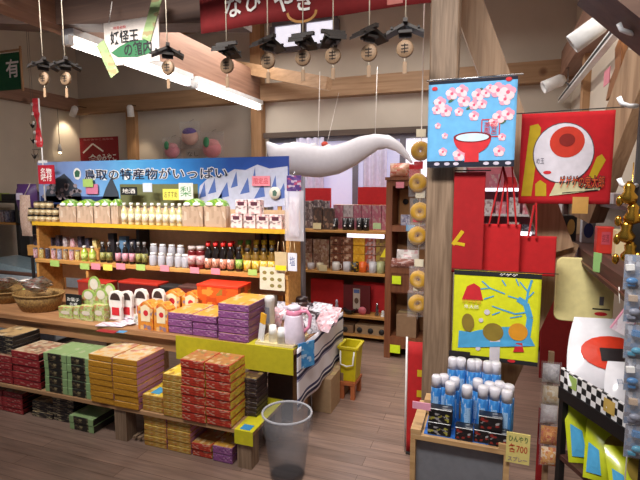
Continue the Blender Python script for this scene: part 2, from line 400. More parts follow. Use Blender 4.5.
# ------------------------------------------------------------------ lamps of the room
tube_m = mat('lit_tube', 'fff6ee', .4, emit=8, vary=0)
def tube_light(y0, y1, label):
    t = thing('fluorescent_light', label, 'ceiling light', (-2.47, (y0 + y1) / 2, 2.47), 0, 'tubes on the tie beam'); l = (y1 - y0) / 2
    MB().box(-.05, .045, -l, l, -.045, 0).build('housing', white, t)
    MB().tube([(0, -l + .04, -.075), (0, l - .04, -.075)], .028, 10).build('tube', tube_m, t)
    for s in (-1, 1): MB().box(-.025, .025, s * l - .02, s * l + .02, -.1, -.045).build('socket', white, t)
tube_light(3.62, 4.86, 'lit fluorescent tube on the tie beam, ending at the corner post')
tube_light(2.3, 3.54, 'lit fluorescent tube on the tie beam, near the white sign')
bulb = mat('spot_glow', 'ffe8c0', .4, emit=9, vary=0)
def spot(label, loc, aim, size=1.0, power=0, lit=True, base=(.09, .05, .03)):
    t = thing('spotlight', label, 'spotlight', loc, 0, 'track spotlights')
    d = Vector(aim).normalized(); q = d.to_track_quat('Z', 'Y').to_euler()
    k = MB().lathe([(.02, -.02), (.034, 0), (.036, .1), (.03, .1), (.028, .085)], 16); k.v = [tuple(x * size for x in p) for p in k.v]
    h = k.build('lamp_head', white, t, (0, 0, 0), q)
    g = MB().lathe([(.001, .08 * size), (.028 * size, .086 * size)], 12).build('bulb', bulb if lit else white, t, (0, 0, 0), q)
    MB().tube([(0, 0, 0), (.0, .02, .03), base], .008, 6).build('bracket', steel, t)
    if power:
        ld = bpy.data.lights.new('spot', 'SPOT'); ld.energy = power; ld.spot_size = R(75); ld.spot_blend = .6; ld.color = (1, .82, .6); ld.shadow_soft_size = .03
        lo = bpy.data.objects.new('spot_beam', ld); COL.objects.link(lo); lo.parent = t; lo.location = d * .11 * size; lo.rotation_euler = (-d).to_track_quat('Z', 'Y').to_euler()
p = at(75, 108, Y=4.7); spot('small white spotlight under the beam, above the red poster', p, (-.45, .1, -.6), 1.15, 8, base=(0, BW - .12 - p.y + .005, .03))
p = at(130, 107, Y=4.78); spot('small white spotlight in front of the slim wall post', p, (.02, .05, -.9), 1.15, 8, base=(0, BW - .12 - p.y + .005, .03))
p = at(600, 24, Y=2.3); spot('large white spotlight high by the rafter, head pointing at the wall corner', p, (-.6, .1, -.42), 1.2, 0, False, (RX - .115 - p.x, .05, 2.56 - p.z))
p = at(561, 80, X=.5); spot('white spotlight at the far end of the wall track', p, (-.6, -.1, -.25), 1.4, 0, False, (.575 - p.x, 0, 2.3 - p.z))
# track along the right wall
t = thing('light_track', 'white lighting track with a dark slot running along the plaster wall', 'light track', (.6, 3.6, 2.28)); [MB().box(-.03, -.02, y, y + .01, .045, .22).build('hanger', steel, t) for y in (-.7, .9)]
MB().box(-.04, .0, -1.0, 1.35, 0, .045).build('rail', white, t); MB().box(-.044, -.0405, -.95, 1.3, .014, .03).build('slot', black, t)
# dado bits: red skirted goods shelf at the back

# ------------------------------------------------------------------ centre island: table, low deck
TZ = .60; TR = -1.0; TF = 2.34; TB = 3.2
t = thing('display_table', 'long wooden sales table carrying the bottle rack and snack boxes', 'table', (-2.6, 2.75, 0))
def loc_box(mb, x0, x1, y0, y1, z0, z1): return mb.box(x0 + 2.6, x1 + 2.6, y0 - 2.75, y1 - 2.75, z0, z1)
loc_box(MB(), -4.25, TR, TF, TB, TZ - .035, TZ).build('table_top', tablewood, t, bev=.003)
loc_box(MB(), -4.2, TR - .03, TF + .03, TF + .05, TZ - .12, TZ - .035).build('apron', tablewood, t)
for x in (-4.15, -2.55, TR - .1):
    for y in (TF + .22, TB - .12): loc_box(MB(), x, x + .07, y, y + .07, 0, TZ - .035).build('leg', tablewood, t)
DX = -1.13; DZ = .22; DF = 2.09
t = thing('low_deck', 'low wooden display deck on short posts in front of the table', 'display deck', (-2.6, 2.2, 0))
def lb2(mb, x0, x1, y0, y1, z0, z1): return mb.box(x0 + 2.6, x1 + 2.6, y0 - 2.2, y1 - 2.2, z0, z1)
lb2(MB(), -4.2, DX, DF, 2.5, DZ - .025, DZ).build('deck_board', deckwood, t, bev=.002)
for x in (-4.1, -2.06, DX - .1): lb2(MB(), x, x + .085, DF + .01, DF + .095, 0, DZ - .025).build('leg', greypost, t)
lb2(MB(), DX - .1, DX - .015, 2.4, 2.485, 0, DZ - .025).build('leg', greypost, t)
# slatted pallet under the deck
t = thing('floor_pallet', 'dark slatted pallet lying under the deck beside its middle post', 'pallet', (-1.84, 2.22, 0))
for i in range(6): MB().box(-.11 + i * .035, -.088 + i * .035, -.1, .1, .018, .03).build('slat', greypost, t)
for y in (-.08, .06): MB().box(-.115, .095, y, y + .02, 0, .018).build('runner', greypost, t)
# yellow cloth over the table edge
ycl = mat('yellow_cloth', 'b4a812', .85)
b = MB(); b.box(-1.78, TR + .001, TF - .008, TF - .003, TZ - .145, TZ + .003).box(-1.3, TR + .001, TF - .003, TF + .1, TZ + .0005, TZ + .003)
tag(b.build('yellow_cloth', ycl), 'plain yellow cloth strip hanging over the table front edge by the tray', 'cloth')
# paper sheet on the deck end
b = MB().box(-1.235, DX + .004, DF - .004, 2.49, DZ, DZ + .003).box(-1.235, DX + .004, DF - .008, DF - .004, DZ - .075, DZ + .003)
o = tag(b.build('yellow_paper', mat('yellow_paper', 'ccc41c', .7)), 'bright yellow paper sheet folded over the deck corner beside the wire bin', 'paper sheet')
MB().box(-1.21, -1.15, DF + .005, DF + .06, DZ + .0032, DZ + .004).build('blue_sticker', mat('sticker_blue', '3a8ac0', .5), o)

# ------------------------------------------------------------------ boxes on the deck
P = dict
mr = [pk('box_red_front', ['8e2228', '7a181e', 'a83c3a', 'c8a090'], (5, 2, 4), .4, 1.1, (.0, .13), '4a1014'), pk('box_red_side', ['141012', '2a1414', '8a1a20'], (3, 4, 3), .4, .3, (.0, .13), '0c0a0a'), pk('box_red_top', ['c0a88a', '9a4a3a', '5a2a22', 'd8c8b0'], (5, 6, 2), .35, 2.3)]  # dark foot bands on the stacked boxes paint the shade between layers
mblk = [pk('box_dark_front', ['1c1a1c', '2a2626', 'c8b890', '4a403a'], (5, 2, 4), .4, 4.1), mat('box_dark_side', '161416', .4), pk('box_dark_top', ['c0a070', '8a6a4a', '3a3030', 'd8c8a8'], (4, 5, 2), .35, 3.3)]
mgr = [pk('box_green_front', ['1e1c18', '2a2620', '6a5a40', 'a89a70'], (6, 2, 3), .4, 1.9, edge='8aa872', ew=.2), mat('box_green_side', '2a2822', .4), pk('box_green_top', ['8aa470', '9cae84', '84a06a', 'b8bc9c'], (4, 4, 2), .35, 5.2)]
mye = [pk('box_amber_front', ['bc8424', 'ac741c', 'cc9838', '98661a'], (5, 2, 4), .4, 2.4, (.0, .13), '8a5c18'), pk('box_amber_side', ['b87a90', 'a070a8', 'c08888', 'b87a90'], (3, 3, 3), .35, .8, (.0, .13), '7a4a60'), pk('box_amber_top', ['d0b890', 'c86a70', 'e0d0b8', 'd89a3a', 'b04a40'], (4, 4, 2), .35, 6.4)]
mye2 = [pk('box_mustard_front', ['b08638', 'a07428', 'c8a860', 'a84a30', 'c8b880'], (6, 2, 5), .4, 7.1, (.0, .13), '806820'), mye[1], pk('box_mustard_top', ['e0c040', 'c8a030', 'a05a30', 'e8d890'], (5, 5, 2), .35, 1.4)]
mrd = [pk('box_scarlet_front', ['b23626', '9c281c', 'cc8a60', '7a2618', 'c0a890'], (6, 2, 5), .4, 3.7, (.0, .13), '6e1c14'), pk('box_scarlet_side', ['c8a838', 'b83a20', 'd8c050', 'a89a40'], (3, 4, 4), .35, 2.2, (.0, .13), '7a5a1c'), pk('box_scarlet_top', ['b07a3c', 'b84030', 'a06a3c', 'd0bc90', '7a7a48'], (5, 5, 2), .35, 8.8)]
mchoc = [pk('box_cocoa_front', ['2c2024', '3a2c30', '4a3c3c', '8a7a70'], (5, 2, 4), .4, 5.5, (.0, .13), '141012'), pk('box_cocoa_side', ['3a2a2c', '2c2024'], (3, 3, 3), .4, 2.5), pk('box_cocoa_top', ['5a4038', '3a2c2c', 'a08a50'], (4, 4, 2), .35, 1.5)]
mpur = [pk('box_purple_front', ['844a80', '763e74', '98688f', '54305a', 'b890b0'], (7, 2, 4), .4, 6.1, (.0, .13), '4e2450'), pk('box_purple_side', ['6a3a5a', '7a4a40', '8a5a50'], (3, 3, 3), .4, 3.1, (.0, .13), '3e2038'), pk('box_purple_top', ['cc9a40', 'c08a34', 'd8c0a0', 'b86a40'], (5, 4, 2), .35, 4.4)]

def X(u, v, Y): return at(u, v, Y=Y).x
Y0, Y1 = 2.1, 2.325
def dk(u): return X(u, 385, Y0)
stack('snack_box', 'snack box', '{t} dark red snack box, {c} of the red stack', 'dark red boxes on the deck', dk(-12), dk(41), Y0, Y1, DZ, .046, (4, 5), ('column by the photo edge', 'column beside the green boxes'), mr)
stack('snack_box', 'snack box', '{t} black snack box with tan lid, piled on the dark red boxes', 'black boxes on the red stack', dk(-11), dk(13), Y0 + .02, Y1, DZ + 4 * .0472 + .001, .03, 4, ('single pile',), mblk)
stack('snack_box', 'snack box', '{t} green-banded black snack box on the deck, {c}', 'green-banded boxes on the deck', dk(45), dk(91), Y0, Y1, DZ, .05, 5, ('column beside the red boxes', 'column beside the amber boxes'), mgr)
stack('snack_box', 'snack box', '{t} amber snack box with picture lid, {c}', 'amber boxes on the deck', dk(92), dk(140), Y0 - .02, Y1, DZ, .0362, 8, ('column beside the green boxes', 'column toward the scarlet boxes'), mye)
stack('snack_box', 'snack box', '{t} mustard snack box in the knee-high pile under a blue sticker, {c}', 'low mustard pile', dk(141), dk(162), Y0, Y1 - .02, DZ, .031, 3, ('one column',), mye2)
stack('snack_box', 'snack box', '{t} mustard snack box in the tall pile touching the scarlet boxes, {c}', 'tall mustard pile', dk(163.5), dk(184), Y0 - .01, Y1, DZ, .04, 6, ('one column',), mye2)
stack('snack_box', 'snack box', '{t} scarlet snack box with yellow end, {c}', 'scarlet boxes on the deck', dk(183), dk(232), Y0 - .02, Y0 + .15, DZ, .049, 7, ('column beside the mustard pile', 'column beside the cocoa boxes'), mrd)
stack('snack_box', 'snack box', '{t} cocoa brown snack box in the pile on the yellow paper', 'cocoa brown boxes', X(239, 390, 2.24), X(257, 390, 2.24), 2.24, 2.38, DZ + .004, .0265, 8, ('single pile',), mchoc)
st = MB().box(-.03, .03, -.06, .02, 0, .002).build('price_sticker', mat('sticker_blue2', '4a9ac0', .5)); tag(st, 'small blue sticker card lying on the knee-high mustard pile', 'price card'); st.location = (dk(151), Y0 + .09, DZ + .0958)
# under the deck
G0, G1 = 2.13, 2.33
def gk(u): return X(u, 425, G0)
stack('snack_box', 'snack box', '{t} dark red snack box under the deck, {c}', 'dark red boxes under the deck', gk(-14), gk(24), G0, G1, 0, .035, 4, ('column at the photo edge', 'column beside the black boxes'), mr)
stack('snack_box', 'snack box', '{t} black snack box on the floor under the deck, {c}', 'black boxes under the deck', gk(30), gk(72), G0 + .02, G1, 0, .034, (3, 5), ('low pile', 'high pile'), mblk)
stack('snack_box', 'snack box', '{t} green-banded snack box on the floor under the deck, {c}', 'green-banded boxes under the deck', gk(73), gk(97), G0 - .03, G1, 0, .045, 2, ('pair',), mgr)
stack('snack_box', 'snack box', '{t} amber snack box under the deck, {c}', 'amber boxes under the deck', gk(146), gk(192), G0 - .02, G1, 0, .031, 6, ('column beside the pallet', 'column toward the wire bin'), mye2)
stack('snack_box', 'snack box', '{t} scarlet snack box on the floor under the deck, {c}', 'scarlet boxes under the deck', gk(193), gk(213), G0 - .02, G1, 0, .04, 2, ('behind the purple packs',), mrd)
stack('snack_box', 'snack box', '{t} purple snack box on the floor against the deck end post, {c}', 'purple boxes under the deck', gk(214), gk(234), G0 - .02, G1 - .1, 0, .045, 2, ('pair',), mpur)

# ------------------------------------------------------------------ goods on the table
def tp(u, v): return at(u, v, z=TZ)
YA = 2.37
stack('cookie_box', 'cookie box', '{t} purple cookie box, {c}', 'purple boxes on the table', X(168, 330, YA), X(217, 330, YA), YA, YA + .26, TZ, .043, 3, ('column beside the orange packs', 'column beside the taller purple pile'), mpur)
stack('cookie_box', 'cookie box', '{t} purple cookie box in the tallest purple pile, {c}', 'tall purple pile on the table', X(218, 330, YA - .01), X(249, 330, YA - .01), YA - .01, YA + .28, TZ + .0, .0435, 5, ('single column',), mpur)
# orange picture packs
mor = pk('orange_pack', ['d8882e', 'c86a2a', 'e8c890', 'c83a2a', 'e0a050', '3a6aa0'], (4, 2, 5), .3, 2.7)
for k, (u0, u1, v0, v1) in enumerate([(138, 153, 308, 336), (154, 168, 308, 336), (146, 160, 302, 324), (163, 180, 300, 318), (182, 198, 296, 316)]):
    yy = YA + (0, 0, .12, .31, .31)[k]; x, z, w, h = fit(u0, v0, u1, v1, yy)
    t = thing('gift_pack', ['orange picture pack with peaked top at the table front, ' + s for s in ('beside the leaflets', 'against the purple boxes')][k] if k < 2 else ('orange picture pack in the second row behind the peaked pair', 'orange and white pack behind the purple boxes', 'orange and white pack in front of the scarlet-topped box')[k - 2], 'gift pack', (x, yy + .03, TZ if k < 3 else TZ + .0), 0, 'orange packs')
    hh = h if k < 3 else .19
    MB().prism([(-w / 2, 0), (w / 2, 0), (w / 2, hh * .8), (0.1 * w, hh), (-.1 * w, hh), (-w / 2, hh * .8)], -.03, .05).build('pack_body', mor, t, bev=.001)
    Pp = Print(lambda x, z: -.0301); Pp.poly([(-w * .28, hh * .3), (w * .32, hh * .3), (w * .32, hh * .8), (0, hh * .9), (-w * .28, hh * .8)]); Pp.build('printed_panel', mat('cream_print', 'ead9b4', .5), t)
    Pp = Print(lambda x, z: -.0312); Pp.disc(.06 * w, hh * .6, w * .16); Pp.build('printed_dot', redink, t)
# scarlet lidded boxes, dark boxes at the back of the table
def lidbox(label, u0, u1, v0, v1, Y, d, mb_, ml, lift=0, group='lidded gift boxes'):
    x, z, w, h = fit(u0, v0, u1, v1, Y); h = at((u0 + u1) / 2, v0, Y=Y).z - TZ - lift
    t = thing('gift_box', label, 'gift box', (x, Y + d / 2, TZ + lift), 0, group)
    MB().bx(w, d, h * .9).build('box_body', mb_, t, bev=.002); MB().bx(w + .006, d + .006, .016, h * .9).build('lid', ml, t, bev=.002)
scar = mat('scarlet_lid', 'e0381e', .45)
lidbox('flat gift box with a scarlet lid behind the purple cookie boxes', 197, 238, 284, 300, 2.7, .18, pk('lid_front', ['d8581e', 'b83a1a', '5a7a30', 'e0a040', '2a2018'], (5, 2, 4), .4, 2), scar)
lidbox('maroon gift box with a red lid behind the cut-out packs', 119, 158, 282, 300, 2.78, .12, mat('maroon_box', '4a1416', .5), mat('maroon_lid', 'b02a1c', .5))
lidbox('black low gift box beside the maroon box', 159, 177, 286, 300, 2.8, .1, black, charcoal)
lidbox('brownish red gift box in the middle of the table under the rack', 179, 197, 286, 303, 2.82, .1, mat('brownred_box', '6a2420', .5), mat('brown_lid', '5a3a34', .5))
lidbox('red topped box behind the green packs', 78, 108, 281, 296, 2.76, .1, mat('dull_red_box', '8a3028', .5), mat('maroon_lid', 'b02a1c', .5))
# patterned board under the rack shelf
x, z, w, h = fit(258, 268, 283, 291, 2.82)
t = thing('sample_card', 'cream card with rows of sweets printed on it, fixed under the rack end', 'card', (x, 2.85, z))
MB().bx(w, .006, h).build('board', mat('cream_card', 'ddd2b8', .6), t)
Pp = Print(lambda x, z: -.0031); [Pp.disc((-.3 + .3 * i) * w, (.2 + .28 * j) * h, w * .09, w * .07, 10) for i in range(3) for j in range(3) if (i + j) % 4]; Pp.build('printed_sweets', mat('sweet_print', '8a7a40', .6), t)
# wicker baskets with packets
wick = pk('wicker', ['8a6a3a', '6a4a28', 'a8844a'], (26, 26, 7), .7, .4)
def basket(label, u0, u1, vtop, vbot, Y, mats, lab2, cnt):
    x, z, w, h = fit(u0, vtop, u1, vbot, Y); r = w / 2; h = max(h, .05)
    t = thing('wicker_basket', label, 'basket', (x, Y, TZ), 0, 'wicker baskets')
    MB().lathe([(r * .72, 0), (r * .9, h * .5), (r, h), (r * .95, h), (r * .84, h * .45), (r * .66, .012), (.001, .012)], 22, sy=.75).build('basket_body', wick, t)
    MB().tube([(r * math.cos(q), .75 * r * math.sin(q), h) for q in [2 * PI * i / 24 for i in range(24)]], .007, 6, True).build('rim', wick, t)
    for i in range(cnt):
        a = i * 2.4; rr = r * .42 * (i / cnt) ** .5
        o = MB().pillow(.14, .11, .05, -.04, 6, 6, .12).build('sweets_packet', mats[i % len(mats)], None, (x + rr * math.cos(a), Y + .7 * rr * math.sin(a), TZ + h + .026 + .013 * i), (R(random.uniform(50, 75)), random.uniform(-.3, .3), random.uniform(-.7, .7)))
        tag(o, lab2.format(o=ORD[i]), 'sweets packet', 'packets in baskets')
pkt = [pk('packet_a', ['e0dcd8', 'c8d0d8', '4a7ab0', 'c85a4a', 'e8e0d0'], (4, 3, 4), .25, 1.0), pk('packet_b', ['d8d0c8', '8aa0b8', 'c87a6a', '5a4a40'], (4, 3, 4), .25, 2.0), pk('packet_c', ['b0a8a8', 'd8d0c8', '4a4048', 'b04038'], (4, 3, 4), .25, 3.0)]
basket('round wicker basket of clear sweets packets beside the green packs', 22, 60, 310, 326, 2.52, pkt[:2], '{o} clear sweets packet laid in the basket beside the green packs', 6)
basket('wicker basket at the photo edge holding dark and red packets', -14, 24, 311, 322, 2.62, [pkt[2], pkt[1]], '{o} packet laid in the edge basket with dark and red packets', 5)
for k, u in enumerate((21, 44)):
    q = at(u, 291, Y=2.68); o = MB().bx(.05, .004, .09, 0).build('price_tag', mat('lime_tag', 'b8cc78', .6), None, (q.x, 2.70, TZ), (R(-12), 0, .1)); tag(o, 'lime green price card standing behind ' + ('the edge basket', 'the basket beside the green packs')[k], 'price card')
# green picture packs standing in rows
mgp = pk('green_pack', ['a8b86a', '8a9a4a', 'd0c8a0', '8a6a5a', 'c8b8a8', 'c0504a'], (5, 2, 6), .35, 3.3)
for k, (u0, u1, v0, v1, y) in enumerate([(59, 73, 307, 330, 2.40), (73, 80, 307, 330, 2.41), (80, 93, 306, 329, 2.40), (93, 105, 305, 327, 2.42), (82, 96, 290, 312, 2.5), (95, 108, 289, 312, 2.5), (88, 101, 277, 296, 2.6), (104, 116, 284, 304, 2.58)]):
    x, z, w, h = fit(u0, v0, u1, v1, y); h = at((u0 + u1) / 2, v0, Y=y).z - TZ
    t = thing('picture_pack', ['narrow green picture pack at the table front beside the basket', 'pale green slim pack between two green picture packs at the front', 'green picture pack third in the front row from the basket', 'green picture pack at the front row end by the leaflets', 'green round-topped pack in the middle row behind the black sign', 'green round-topped pack in the middle row toward the cut-outs', 'green round-topped pack rising highest at the back', 'green tall pack at the back beside the maroon box'][k], 'snack pack', (x, y + .02, TZ), 0, 'green picture packs')
    MB().bx(w * .96, .045, h * (.78 if k > 3 else 1)).build('pack_body', mgp, t, bev=.002)
    if k > 3: MB().prism([(w * .46 * math.cos(q), h * .78 + .24 * h * math.sin(q)) for q in [PI * i / 10 for i in range(11)]], -.022, -.016).build('header_card', mat('green_header', '8ea850', .5), t)
    Pp = Print(lambda x, z: -.0231); Pp.disc(0, h * (.8 if k > 3 else .52), w * .32, h * .16, 14); Pp.build('printed_oval', mat('pale_print', 'd4c8b8', .5), t)
x, z, w, h = fit(64, 295, 79, 308, 2.45); t = thing('shelf_sign', 'small black sign with pale writing standing among the green packs', 'sign', (x, 2.47, z)); MB().bx(w, .01, h).build('board', black, t)
text('お菓子', w * .8, h * .3, whiteink, t, (0, -.0056, h * .62)); text('各種', w * .5, h * .25, whiteink, t, (0, -.0056, h * .25)); MB().box(-w * .3, w * .3, 0, .008, TZ - z, 0).build('stand', charcoal, t)
# white outlined cut-out packs (plain, without any drawn figure)
wcut = mat('cutout_white', 'e4dcd4', .5)
for k, (u0, u1, v0, v1, y) in enumerate([(109, 122, 291, 320, 2.46), (121, 132, 291, 316, 2.5), (134, 147, 289, 314, 2.54), (152, 164, 289, 310, 2.6)]):
    x, z, w, h = fit(u0, v0, u1, v1, y); h = at((u0 + u1) / 2, v0, Y=y).z - TZ
    t = thing('cutout_pack', 'white shaped pack with dark top and red panel, ' + ('beside the green packs', 'second from the green packs', 'third from the green packs', 'standing behind the orange packs')[k], 'snack pack', (x, y + .012, TZ), 0, 'white shaped packs')
    pts = [(-.42, 0), (.42, 0), (.4, .42), (.5, .5), (.5, .82), (.34, .97), (0, 1), (-.34, .97), (-.5, .82), (-.5, .5), (-.4, .42)]
    MB().prism([(a * w, c_ * h) for a, c_ in pts], -.012, .012).build('pack_body', wcut, t, bev=.001)
    Pp = Print(lambda x, z: -.0126); Pp.poly([(.38 * w * math.cos(q), h * (.7 + .24 * math.sin(q))) for q in [PI * i / 8 for i in range(9)]]); Pp.build('printed_cap', mat('print_dark', '3a2824', .5), t)
    Pp = Print(lambda x, z: -.0126); Pp.rect(-.28 * w, .28 * w, h * .2, h * .46); Pp.build('printed_panel', redink, t)
# leaflets fanned out
mlf = pk('leaflet_print', ['e0d4dc', 'd8c8d0', 'c86a8a', 'b0a8c0', 'e8e4e0'], (4, 4, 1), .4, 1.2)
for k, (u, v, rz) in enumerate([(104, 326, .2), (115, 327, .1), (126, 325, -.1), (118, 321, .3), (133, 321, .0)]):
    q = tp(u, v); o = MB().bx(.12, .085, .004).build('leaflet', mlf, None, (q.x, q.y + .03, TZ + .001 + .005 * k), (0, 0, rz)); tag(o, 'pink and white leaflet in the fan before the cut-out packs, ' + ORD[k] + ' from the bottom', 'leaflet', 'fanned leaflets')
q = tp(108, 333); o = MB().bx(.14, .05, .003).build('red_card', dred, None, (q.x - .03, q.y + .025, TZ), (0, 0, 0)); tag(o, 'flat red card at the table edge below the leaflets', 'card')
q = tp(111, 332); o = MB().bx(.06, .04, .002).build('blue_card', mat('card_blue', '4a90c0', .5), None, (q.x + .06, q.y + .025, TZ), (0, 0, .1)); tag(o, 'small blue card at the table edge in front of the leaflets', 'card')
q = at(140, 303, Y=2.46); o = MB().bx(.09, .003, .07).build('notice_card', mat('notice_white', 'd8d4cc', .6), None, (q.x, 2.44, TZ), (R(-8), 0, 0)); tag(o, 'white written notice standing in front of the cut-out packs', 'card')
text('新発売\nおいしい', .075, .05, ink, o, (0, -.0022, .036))
# tray, jug, cups, tumbler, flyer
q0 = tp(262, 348); q1 = tp(302, 353); q2 = tp(319, 334); q3 = tp(280, 331)
t = thing('serving_tray', 'cream serving tray at the table corner under the pink jug', 'tray', (-1.125, 2.47, TZ + .004))
b = MB().bx(.24, .24, .006); b.box(-.12, .12, -.12, -.114, 0, .016).box(-.12, .12, .114, .12, 0, .016).box(-.12, -.114, -.114, .114, 0, .016).box(.114, .12, -.114, .114, 0, .016)
b.build('tray_body', mat('tray_cream', 'e0cf9e', .45), t, bev=.001)
q = at(292, 344, z=TZ + .01); t = thing('vacuum_jug', 'white insulated jug with a pink collar and handle on the tray', 'jug', (q.x, q.y + .03, TZ + .01))
jw = mat('jug_white', 'ddd0e0', .3, coat=.4); jp = mat('jug_pink', 'e08aa8', .35, coat=.3); H = at(294, 305, Y=q.y + .03).z - TZ - .01
MB().lathe([(.058, 0), (.064, .01), (.064, H * .3), (.05, H * .72), (.046, H * .76)], 22).build('jug_body', jw, t)
MB().lathe([(.0445, H * .74), (.047, H * .77), (.044, H * .88), (.04, H * .89)], 22).build('collar', jp, t)
MB().lathe([(.041, H * .885), (.04, H * .97), (.026, H), (.001, H)], 22).build('lid', jw, t)
MB().tube([(.042, 0, H * .84), (.075, .01, H * .86), (.096, .015, H * .72), (.09, .012, H * .45), (.056, .005, H * .28)], .011, 8).build('handle', jp, t)
MB().prism([(-.04, H * .86), (-.066, H * .9), (-.06, H * .95), (-.036, H * .95)], -.012, .012).build('spout', jw, t)
for k, (u, v) in enumerate([(273, 341), (281.5, 344)]):
    q = at(u, v, z=TZ + .01); t = thing('paper_cups', 'small stack of upturned white paper cups on the tray, ' + ('farther from the jug', 'touching the jug side')[k], 'cups', (q.x, q.y, TZ + .01), 0, 'tasting cups')
    for i in range(3): MB().lathe([(.026, i * .018), (.02, i * .018 + .06), (.001, i * .018 + .06)], 14).build('paper_cup', white, t)
q = at(268, 335, z=TZ); H = at(268, 296, Y=q.y + .02).z - TZ
t = thing('cup_dispenser', 'slim white canister with printed side behind the tray', 'canister', (q.x, q.y + .03, TZ)); MB().lathe([(.03, 0), (.03, H * .85), (.032, H * .86), (.032, H * .95), (.026, H), (.001, H)], 16).build('canister_body', mat('canister', 'd4d0d0', .35), t)
Pp = Print(lambda x, z: -math.sqrt(max(0, .0312 ** 2 - x * x))); Pp.rect(-.02, .012, H * .3, H * .72); Pp.build('printed_label', mat('grey_print', '6a6a72', .5), t)
q = at(259, 343, z=TZ); t = thing('leaflet_holder', 'leaning booklet with yellow top and white lower page beside the purple pile', 'booklet', (q.x, q.y + .02, TZ), R(-38))
MB().bx(.055, .012, .11, 0).build('lower_page', mat('page_white', 'd8d8dc', .5), t, (0, 0, 0), (R(-8), 0, 0)); MB().bx(.055, .012, .06, .11).build('upper_page', mat('page_amber', 'd8a028', .5), t, (0, 0, 0), (R(-8), 0, 0))
# sweets in clear bags heaped behind the jug
mbag = [pk('foil_bag_a', ['c8c4cc', '8a8a94', 'e8e4ea', '4a4a52'], (5, 3, 5), .15, .2), pk('foil_bag_b', ['d8a8b0', 'c8c0c8', '8a7a80', 'e8e0e8'], (5, 3, 5), .15, 1.7), pk('foil_bag_c', ['3a3236', 'b8b0b8', '6a6068', 'd8d0d8'], (5, 3, 5), .15, 2.9)]
for k, (u, v, y) in enumerate([(284, 300, 2.86), (292, 306, 2.8), (302, 310, 2.74), (312, 308, 2.78), (320, 312, 2.72), (308, 298, 2.92), (318, 300, 2.92), (326, 306, 2.86)]):
    x = at(u, v, Y=y).x; o = MB().pillow(.15, .13, .05, 0, 8, 8, .1).build('sweets_bag', mbag[k % 3], None, (x, y, TZ + .004), (R(-32 - 5 * (k % 3)), 0, R(random.uniform(-30, 30)))); tag(o, ('silvery', 'pinkish', 'dark')[k % 3] + ' foil sweets bag heaped behind the jug, ' + ORD[k // 3] + ' of its colour', 'sweets bag', 'foil bags heaped at the table end')
for k, (u, y) in enumerate([(244, 2.8), (254, 2.74), (264, 2.8), (273, 2.72), (240, 2.92)]):
    x = at(u, 290, Y=y).x; o = MB().pillow(.12, .12, .05, 0, 8, 8, .1).build('sweets_bag', mbag[(2, 0, 2, 1, 0)[k]], None, (x, y, TZ + .004), (R(-24 - 4 * (k % 3)), 0, R((20, -25, 10, -15, 30)[k]))); tag(o, 'clear foil sweets bag behind the tall purple pile, ' + ORD[k] + ' counted from the scarlet lid', 'sweets bag', 'foil bags behind the purple pile')
q = at(297, 291, Y=3.02); t = thing('dark_dish', 'dark round lidded jar at the rack foot behind the foil bags', 'jar', (q.x + .03, 3.03, TZ)); MB().lathe([(.04, 0), (.055, .03), (.055, .09), (.045, .11)], 18).build('jar_body', mat('dark_jar', '3a2420', .3, coat=.5), t); MB().lathe([(.048, .11), (.045, .13), (.012, .14), (.001, .14)], 18).build('lid', mat('dark_jar_lid', '2a1a18', .3), t)
# pink tray things at table corner end
q = at(322, 322, z=TZ); 
for k in range(5):
    o = MB().pillow(.09, .1, .03, 0, 6, 6, .1).build('white_sweet_bag', film2 if k % 2 else mbag[0], None, (-1.0 - .035 * (k % 2), 2.66 + .085 * k, TZ + .003), (R(-28), 0, R(60 + 8 * k))); tag(o, 'small white sweets bag along the table end over the striped towel, ' + ORD[k] + ' from the tray', 'sweets bag', 'white bags at the table end')
# striped towel hanging over the table end
def stripes():
    m, nt, b = nodes('striped_towel'); L = nt.links.new
    tc = nt.nodes.new('ShaderNodeTexCoord'); s = nt.nodes.new('ShaderNodeSeparateXYZ'); L(tc.outputs['Generated'], s.inputs[0])
    rp = nt.nodes.new('ShaderNodeValToRGB'); rp.color_ramp.interpolation = 'CONSTANT'; L(s.outputs[2], rp.inputs[0])
    el = rp.color_ramp.elements; lst = [(0, 'e8e6ee'), (.04, '2c2c52'), (.1, 'e8e6ee'), (.13, '40406a'), (.18, 'e8e6ee'), (.46, '9a98b4'), (.5, '2c2c52'), (.56, 'e8e6ee'), (.60, '40406a'), (.63, 'e8e6ee'), (.86, '2c2c52'), (.92, 'e8e6ee')]
    el[0].position = 0; el[0].color = (*lin(lst[0][1]), 1); el[1].position = lst[1][0]; el[1].color = (*lin(lst[1][1]), 1)
    for p_, c_ in lst[2:]:
        e = el.new(p_); e.color = (*lin(c_), 1)
    L(rp.outputs[0], b.inputs['Base Color']); b.inputs['Roughness'].default_value = .9; return m
o = cloth('striped_towel', .86, .36, stripes(), None, ripple(.008, 22, 1, .36), 30, 10, .004); o.rotation_euler = (0, 0, R(90)); o.location = (TR + .018, 2.78, TZ + .004)
tag(o, 'white towel with navy stripes hanging over the table end', 'towel')
q = at(305, 366, X=TR + .035); t = thing('blue_booklet', 'blue sky-coloured booklet clipped to the striped towel', 'booklet', (TR + .037, 2.44, TZ - .13), R(62)); MB().bx(.12, .008, .15).build('cover', pk('blue_cover', ['3a8ac8', '5aa0d0', '2a70b0', 'c8dce8'], (4, 1, 5), .3, .9), t)

